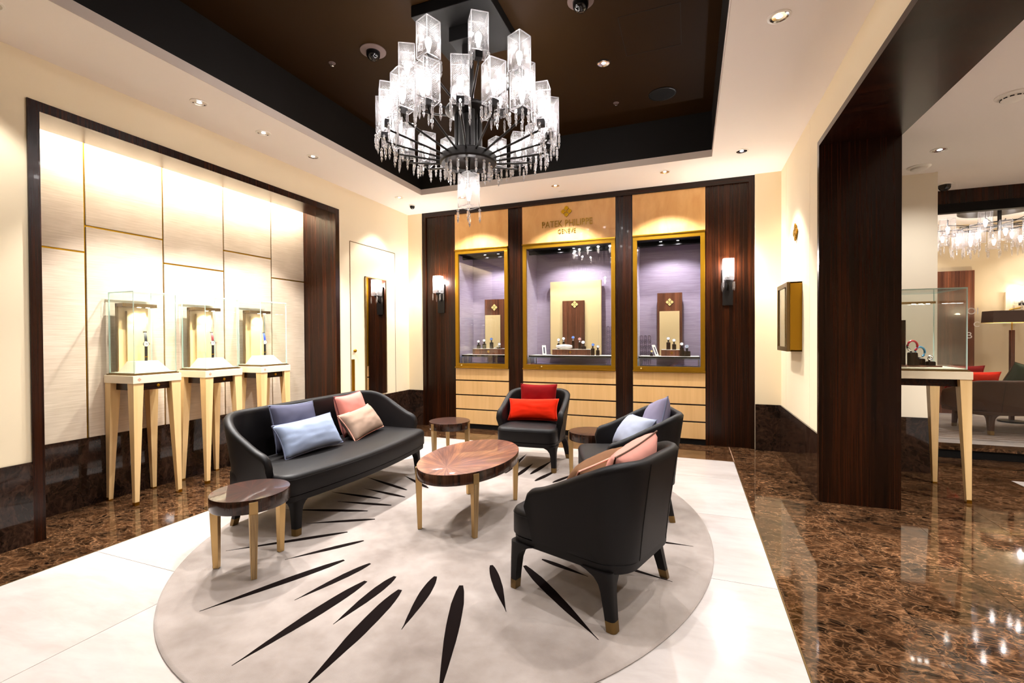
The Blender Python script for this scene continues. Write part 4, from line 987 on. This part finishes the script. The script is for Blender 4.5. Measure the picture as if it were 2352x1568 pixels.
def seat_outline(hw, xb, xf, rc, bulge):
    rb = .14
    pts = [(xb, hw - rb - (2 * hw - 2 * rb) * k / 4) for k in range(1, 4)]
    pts += [(xb + rb - rb * math.cos(a), -hw + rb - rb * math.sin(a)) for a in [PI / 2 * k / 6 for k in range(0, 7)]]
    xb += rb
    y0, y1 = -hw + rc, hw - rc
    bx = lambda y: xf + bulge * (1 - (y / hw) ** 2)
    pts += [(xb + (xf - rc - xb) * k / 5, -hw) for k in range(1, 6)]
    x_c = xf - rc
    pts += [(x_c + rc * math.sin(a) * (bx(y0) - x_c) / rc, -hw + rc - rc * math.cos(a)) for a in [PI / 2 * k / 7 for k in range(1, 7)]]
    pts += [(bx(y0 + (y1 - y0) * k / 16), y0 + (y1 - y0) * k / 16) for k in range(17)]
    pts += [(x_c + rc * math.cos(a) * (bx(y1) - x_c) / rc, hw - rc + rc * math.sin(a)) for a in [PI / 2 * k / 7 for k in range(1, 7)]]
    pts += [(xf - rc + (xb - xf + rc) * k / 5, hw) for k in range(5)]
    pts += [(xb - rb * math.sin(a), hw - rb + rb * math.cos(a)) for a in [PI / 2 * k / 6 for k in range(0, 7)]]; return pts
def pad_mb(outline, z0, z1, r, dome):
    rings = []
    for z, ins in ((z0, .006), (z0 + .006, 0), (z1 - r, 0), (z1 - r * .62, r * .08), (z1 - r * .29, r * .29), (z1 - r * .08, r * .62), (z1, r)):
        rings.append([(p.x, p.y, z) for p in offset_poly(outline, ins)])
    for k, f in enumerate((.12, .3)):
        rings.append([(p.x * (1 - f) + .0 * f, p.y * (1 - f), z1 + dome * (k + 1) / 2) for p in offset_poly(outline, r)])
    return MB().loft(rings)
def sofa_leg(t, x, y, sx, sy, zt, splay=.0, mat='leather'):
    def ring(s1, s2, z, o): 
        X, Y = x + sx * o, y + sy * o * .6
        rho = min(.45 * s1, .030); out = []
        for a in (0, PI / 6, PI / 3, PI / 2): out.append((X - sx * rho * (1 - math.cos(a)), Y - sy * rho * (1 - math.sin(a)), z))
        return out + [(X - sx * s1, Y, z), (X - sx * s1, Y - sy * s2, z), (X, Y - sy * s2, z)]
    m = MB().loft([ring(.040, .040, ZR + .0006, splay), ring(.046, .046, .10, splay * .55), ring(.053, .053, .17, splay * .2), ring(.061, .061, .200, splay * .08), ring(.082, .082, .226, 0), ring(.125, .125, zt - .008, 0), ring(.15, .15, zt, 0)])
    lg = part(t, 'leg', m, mat, 50)
    part(lg, 'foot_cap', MB().loft([ring(.0415, .0415, ZR + .0003, splay + .0008), ring(.0442, .0442, .060, splay * .76 + .0008)]), 'brass_dark', 30)
def tub_seat(name, label, cat, loc, rz, hw, xb, xf_arm, xf_seat, bulge, hb, ha, legs, r=.24, group=None, mat='leather', seat_top=.425, flare=.06):
    t = thing(name, label, cat, loc, rz, group)
    shl = shell_mb(hw, xb, xf_arm, r, .060, ha, hb, flare, .287, .34); part(t, 'back_shell', shl, mat, 60)
    zb = .245
    ol = seat_outline(hw - flare * .86, xb + flare + .001, xf_seat, .085, bulge)
    part(t, 'base_rail', MB().loft([[(p.x, p.y, z) for p in offset_poly(ol, i)] for z, i in ((zb, .012), (zb + .006, .006), (.284, .004), (.287, .010))]), mat, 40)
    so = seat_outline(hw - flare * .86 + .002, xb + .10, xf_seat + .004, .085, bulge)
    st = part(t, 'seat', pad_mb(so, .288, seat_top, .035, .014), mat, 50)
    pts = [Vector((p.x, p.y, seat_top - .030)) for p in offset_poly(so, -.0008)][12:-10]
    part(st, 'seam', MB().tube(pts, .0014, 5), mat, 60)
    for sx, sy in ((1, 1), (1, -1), (-1, 1), (-1, -1)):
        lx, ly = legs[0] if sx > 0 else legs[1], sy * legs[2]
        sofa_leg(t, lx, ly, sx, sy, zb + .01, .0 if sx > 0 else .03, mat)
    # rear shell seams
    cand = [rg_ for rg_ in shl.rings if abs(rg_[3][0] - xb) < .012]
    for rg_ in (cand[1], cand[-2]):
        part(t, 'back_seam', MB().tube([(q[0] - .0004, q[1], q[2]) for q in rg_[:5]], .0016, 5), 'black_matte', 60)
    return t
fa = math.atan2(.319, -.948)
tub_seat('armchair', 'charcoal leather tub armchair in the foreground seen from behind', 'armchair', (-.491, 2.40, 0), fa, .345, -.405, .20, .305, .018, .755, .560, (.30, -.275, .30), r=.21, group='charcoal leather tub armchairs')
tub_seat('armchair', 'charcoal leather tub armchair with pale blue cushions behind the foreground one', 'armchair', (-.477, 3.575, 0), math.atan2(-.30, -.95), .345, -.405, .20, .305, .018, .755, .560, (.30, -.275, .30), r=.21, group='charcoal leather tub armchairs')
tub_seat('armchair', 'charcoal leather tub armchair with red cushions facing the viewer', 'armchair', (-1.490, 4.47, 0), -PI / 2 + .04, .345, -.385, .18, .295, .018, .745, .570, (.285, -.29, .30), r=.21, group='charcoal leather tub armchairs')
tub_seat('sofa', 'charcoal leather sofa with curved back on the left side of the rug', 'sofa', (-2.66, 3.03, 0), 0, .875, -.40, .20, .290, .085, .785, .555, (.285, -.275, .745), r=.30)

def cushion(label, loc, yaw, lean, roll, w_, h_, t_, mat, pipe, seed=1, group='scatter cushions'):
    c = thing('cushion', label, 'cushion', loc, 0, group, (roll, -lean, yaw))
    n = 22; front, back = [], []
    def pt(i, j, s):
        u, v = -1 + 2 * i / n, -1 + 2 * j / n
        cu = 1 - .075 * (1 - v * v) * abs(u); cv = 1 - .075 * (1 - u * u) * abs(v)
        y, z = w_ / 2 * u * cu, h_ / 2 * v * cv
        k = ((1 - abs(u) ** 2.6) * (1 - abs(v) ** 2.6)) ** .42
        x = s * t_ * .60 * k * (1 - .15 * (u * u + v * v) / 2)
        e = max(abs(u), abs(v)); wr = noise.noise(Vector((u * 3.2 + seed * 7, v * 3.2, s))) * .006 + noise.noise(Vector((u * 9, v * 9 + seed, s))) * .004 * e
        return (x + wr * k * s, y, z + h_ / 2)
    m = MB()
    for s in (1, -1):
        vs_ = [pt(i, j, s) for i in range(n + 1) for j in range(n + 1)]
        m.add(vs_, [(i * (n + 1) + j, (i + 1) * (n + 1) + j, (i + 1) * (n + 1) + j + 1, i * (n + 1) + j + 1) for i in range(n) for j in range(n)])
    me = m.mesh('cover', mat); bm = bmesh.new(); bm.from_mesh(me); bmesh.ops.remove_doubles(bm, verts=bm.verts, dist=1e-5); bmesh.ops.recalc_face_normals(bm, faces=bm.faces); bm.to_mesh(me); bm.free()
    me.polygons.foreach_set('use_smooth', [True] * len(me.polygons))
    link('cover', me, c)
    edge = [pt(i, 0, 0) for i in range(n)] + [pt(n, j, 0) for j in range(n)] + [pt(n - i, n, 0) for i in range(n)] + [pt(0, n - j, 0) for j in range(n)]
    part(c, 'piping', MB().tube(edge, .0045, 6, True), pipe, 60)
    return c
R_ = math.radians
cushion('dark blue grey velvet square cushion standing on the sofa', (-2.80, 2.735, .447), R_(-6), R_(17), R_(-2), .39, .36, .13, 'velvet_navy', 'pipe_navy', 1)
cushion('light blue linen rectangular cushion in front of the dark blue one', (-2.64, 2.735, .449), R_(-8), R_(30), R_(3), .52, .265, .13, 'linen_blue', 'pipe_navy', 2)
cushion('salmon pink velvet square cushion at the back of the sofa', (-2.80, 3.395, .447), R_(4), R_(15), R_(2), .38, .36, .13, 'velvet_pink', 'pipe_plum', 3)
cushion('taupe linen rectangular cushion with pink piping on the sofa', (-2.65, 3.385, .449), R_(8), R_(36), R_(4), .52, .26, .13, 'linen_taupe', 'pipe_pink', 4)
cushion('dark red velvet square cushion at the back of the far armchair', (-1.487, 4.60, .447), R_(-90), R_(12), R_(1), .40, .36, .13, 'velvet_red', 'pipe_red', 5)
cushion('bright orange red velvet cushion in front of the dark red one', (-1.495, 4.46, .449), R_(-89), R_(22), R_(2), .53, .225, .13, 'velvet_orange', 'pipe_orange', 6)
cushion('lavender grey velvet square cushion against the armchair back', (-.290, 3.645, .452), R_(197), R_(17), R_(17), .38, .38, .14, 'velvet_lavender', 'pipe_navy', 7)
cushion('pale blue linen cushion leaning forward in the same armchair', (-.475, 3.56, .449), R_(203), R_(36), R_(6), .50, .29, .14, 'linen_pale', 'pipe_navy', 8)
cushion('salmon velvet square cushion with brown piping peeking over the foreground armchair', (-.345, 2.440, .445), R_(160), R_(22), R_(-10), .40, .36, .14, 'velvet_rose', 'pipe_brown', 9)
cushion('brown linen cushion with pink piping in the foreground armchair', (-.53, 2.47, .449), R_(158), R_(36), R_(-6), .50, .29, .14, 'linen_brown', 'pipe_pink', 10)

# ------------------------------------------------------------------ lacquered tables
def lac_table(name, label, loc, a, b, ztop, top_mat, legpts, group=None, oak=True):
    t = thing(name, label, 'coffee table' if name == 'coffee_table' else 'side table', loc, 0, group)
    E = lambda f, z, n=96: [(a * f * math.cos(2 * PI * k / n), b * f * math.sin(2 * PI * k / n), z) for k in range(n)]
    part(t, 'apron', MB().loft([E(.985, ztop - .074), E(1, ztop - .070), E(1, ztop - .004), E(.996, ztop - .0011)], cap1=True), 'lacquer', 40)
    part(t, 'table_top', MB().loft([E(.996, ztop - .001), E(.992, ztop)]), 'burst_' + ('coffee' if name == 'coffee_table' else 'side'), 30)
    for k, ang in enumerate(legpts):
        px, py = a * math.cos(ang), b * math.sin(ang); nx, ny = math.cos(ang) / a, math.sin(ang) / b; L = math.hypot(nx, ny); nx, ny = nx / L, ny / L; tx, ty = -ny, nx
        def ring(w1, d1, z, inset):
            cx_, cy_ = px - nx * inset, py - ny * inset
            return [(cx_ + tx * w1 + nx * .006, cy_ + ty * w1 + ny * .006, z), (cx_ - tx * w1 + nx * .006, cy_ - ty * w1 + ny * .006, z), (cx_ - tx * w1 - nx * d1, cy_ - ty * w1 - ny * d1, z), (cx_ + tx * w1 - nx * d1, cy_ + ty * w1 - ny * d1, z)]
        lg = part(t, 'leg', MB().loft([ring(.014, .022, ZR + .0006, .012), ring(.021, .036, ztop - .0745, .0)]), 'champagne', bevel=.0015)
        part(lg, 'leg_plate', MB().loft([[(p[0] + nx * .0, p[1] + ny * .0, p[2]) for p in ring(.021, -.0002, z, .0)] for z in (ztop - .0745, ztop - .012)]), 'champagne', bevel=.0008)
        part(lg, 'leg_facing', MB().loft([[(p[0] + nx * .0015, p[1] + ny * .0015, p[2]) for p in ring(w1, -.0055, z, ins)] for w1, z, ins in ((.0125, ZR + .002, .012), (.0195, ztop - .078, .0))]), 'oak_gold')
    return t
q = math.atan2(.365 / .527, .213 / .318)
lac_table('coffee_table', 'oval lacquered coffee table with sunburst veneer top', (-1.494, 3.045, 0), .317, .527, .442, 'burst_coffee', (q, PI - q, PI + q, -q))
lac_table('side_table', 'dark lacquered side table at the near end of the sofa', (-2.325, 1.915, 0), .198, .206, .443, 'burst_side', (R_(-150), R_(-35), R_(85)), 'round lacquered side tables')
lac_table('side_table', 'dark lacquered side table between sofa and far armchair', (-2.308, 4.214, 0), .208, .208, .443, 'burst_side', (R_(-115), R_(5), R_(125)), 'round lacquered side tables')
lac_table('side_table', 'dark lacquered side table half hidden behind the armchair with pale blue cushions', (-.835, 4.17, 0), .2, .2, .443, 'burst_side', (R_(190), R_(310), R_(70)), 'round lacquered side tables')

# ------------------------------------------------------------------ far lounge seen through the shop window
lz = .1005
def lounge_sofa():
    t = tub_seat('sofa', 'dark brown sofa behind the shop window', 'sofa', (3.95, 7.55, lz), PI / 2 + .25, .95, -.40, .20, .29, .06, .66, .52, (.285, -.275, .75), r=.3, mat='leather_brown')
lounge_sofa()
cushion('dark red cushion on the sofa behind the shop window', (3.40, 7.95, lz + .45), R_(100), R_(12), 0, .42, .34, .13, 'velvet_red', 'pipe_red', 11)
cushion('orange red cushion on the sofa behind the shop window', (3.46, 7.80, lz + .45), R_(100), R_(14), 0, .50, .27, .13, 'velvet_orange', 'pipe_orange', 12)
cushion('dull green cushion on the sofa behind the shop window', (4.02, 8.05, lz + .45), R_(100), R_(20), R_(15), .5, .36, .13, 'velvet_green', 'pipe_brown', 13)
fl2 = thing('floor_lamp', 'tall lamp with long dark shade in the far lounge', 'floor lamp', (4.05, 8.25, lz + .0094))
part(fl2, 'base', MB().lathe([(.14, 0), (.14, .02), (.03, .03)], 28), 'black_metal', 40); part(fl2, 'pole', B(-.022, .022, -.022, .022, .03, 1.24), 'walnut_z', bevel=.003)
part(fl2, 'stem', MB().lathe([(.006, 1.24), (.006, 1.42)], 10), 'brass')
sm = MB(); sm.loft([[(x * s, y * s2, z) for x, y in ((-.26, -.14), (.26, -.14), (.26, .14), (-.26, .14))] for s, s2, z in ((1, 1, 1.345), (.97, .97, 1.50))], False, False); part(fl2, 'lamp_shade', sm, 'lampshade_brown')
part(fl2, 'shade_trim', MB().loft([[(x * 1.005, y * 1.005, z) for x, y in ((-.26, -.14), (.26, -.14), (.26, .14), (-.26, .14))] for z in (1.338, 1.346)], False, False), 'gold_bright'); part(fl2, 'bulb', MB().lathe([(.012, 1.38), (.028, 1.41), (.024, 1.44), (.002, 1.455)], 14), 'lamp_glow', 50)
light('lamp_glow', 'POINT', (0, 0, 1.49), 9, fl2, (1, .82, .55), .04)
sc2 = thing('wall_sconce', 'glowing crystal wall sconce on the stone wall of the far lounge', 'wall lamp', (4.42, 8.999, 1.55), group='crystal wall sconces')
part(sc2, 'back_plate', B(-.09, -.02, -.03, 0, -.05, .36), 'cream_lacquer', bevel=.003); part(sc2, 'bracket', MB().tube([(-.05, -.02, .1), (.06, -.09, .13), (.06, -.09, .17)], .01, 8), 'brass'); add_shade(sc2, (.06, -.09, .19), .3, 4, 2.0)
c2 = thing('lounge_chandelier', 'crystal cluster chandelier in the lounge behind the shop window', 'chandelier', (3.75, 7.9, 2.30))
part(c2, 'ceiling_disc', MB().lathe([(.40, .60), (.40, .645), (.05, .648)], 48), 'black_metal', 40)
part(c2, 'stem', MB().lathe([(.02, .35), (.02, .60)], 12), 'black_metal', 40)
part(c2, 'ring', MB().tube([(.36 * math.cos(a), .36 * math.sin(a), .40) for a in [2 * PI * k / 40 for k in range(40)]], .008, 6, True), 'black_metal', 60)
for k in range(4):
    a = k * PI / 4; part(c2, 'spoke', MB().tube([(.36 * math.cos(a), .36 * math.sin(a), .40), (-.36 * math.cos(a), -.36 * math.sin(a), .40)], .007, 6), 'black_metal')
for k in range(20):
    a = 2 * PI * k / 20; rr_ = .64 if k % 2 else .40
    s_ = add_shade(c2, (rr_ * math.cos(a), rr_ * math.sin(a), .20 + (.06 if k % 2 else -.04)), a, 4, .3, sock=False)
    part(s_, 'hanger', MB().tube([(0, 0, .23), (0, 0, .40 - .20 - (.06 if k % 2 else -.04) + .02)], .004, 6), 'black_metal')
    part(c2, 'arm', MB().tube([(.34 * math.cos(a), .34 * math.sin(a), .40), (rr_ * math.cos(a), rr_ * math.sin(a), .415)], .006, 6), 'black_metal')
lt2 = thing('lounge_table', 'low dark table leg and top in the lounge behind the shop window', 'table', (2.75, 8.15, lz + .0094))
part(lt2, 'table_top', MB().lathe([(.33, .40), (.34, .41), (.34, .44), (.33, .45)], 40), 'lacquer', 40)
for a in (R_(-60), R_(60), R_(180)): part(lt2, 'leg', MB().loft([[(.26 * math.cos(a) + x * s, .26 * math.sin(a) + y * s, z) for x, y in ((-1, -1), (1, -1), (1, 1), (-1, 1))] for s, z in ((.018, 0), (.028, .40))]), 'walnut_z')
lrug = thing('rug', 'pale striped rug on the floor of the far lounge', 'rug', (3.8, 7.6, lz))
part(lrug, 'pile', B(-1.4, 1.3, -.85, 1.1, 0, .008), 'rug_wool')
for k in range(5): part(lrug, 'stripe', B(-1.4, 1.3, -.75 + k * .11, -.73 + k * .11, .0081, .0092), 'linen_brown')
for x_, y_, l_ in ((3.2, 7.0, 'near the shop window'), (4.6, 7.0, 'over the brown sofa'), (3.2, 8.5, 'before the timber panel'), (4.7, 8.5, 'before the stone wall')): downlight(x_, y_, 2.95, 'added fill downlight in the far lounge ' + l_, 20, 110, .5)  # added fill lamps for the lounge, in place of one area light
wd = thing('numeral_reflection', 'white mirrored clock numerals painted on the shop window as a reflection', 'painted reflection', (2.735, 6.199, 1.42))  # reflected numerals painted in as solid white shapes on the glass
letters(wd, 'OI', .095, .0, .085, -.001, 'reflection_white', .0004, 1.0, 'numeral'); letters(wd, 'C', .075, .03, -.045, -.001, 'reflection_white', .0004, 1.0, 'numeral'); letters(wd, 'B', .095, -.03, -.165, -.001, 'reflection_white', .0004, 1.0, 'numeral')
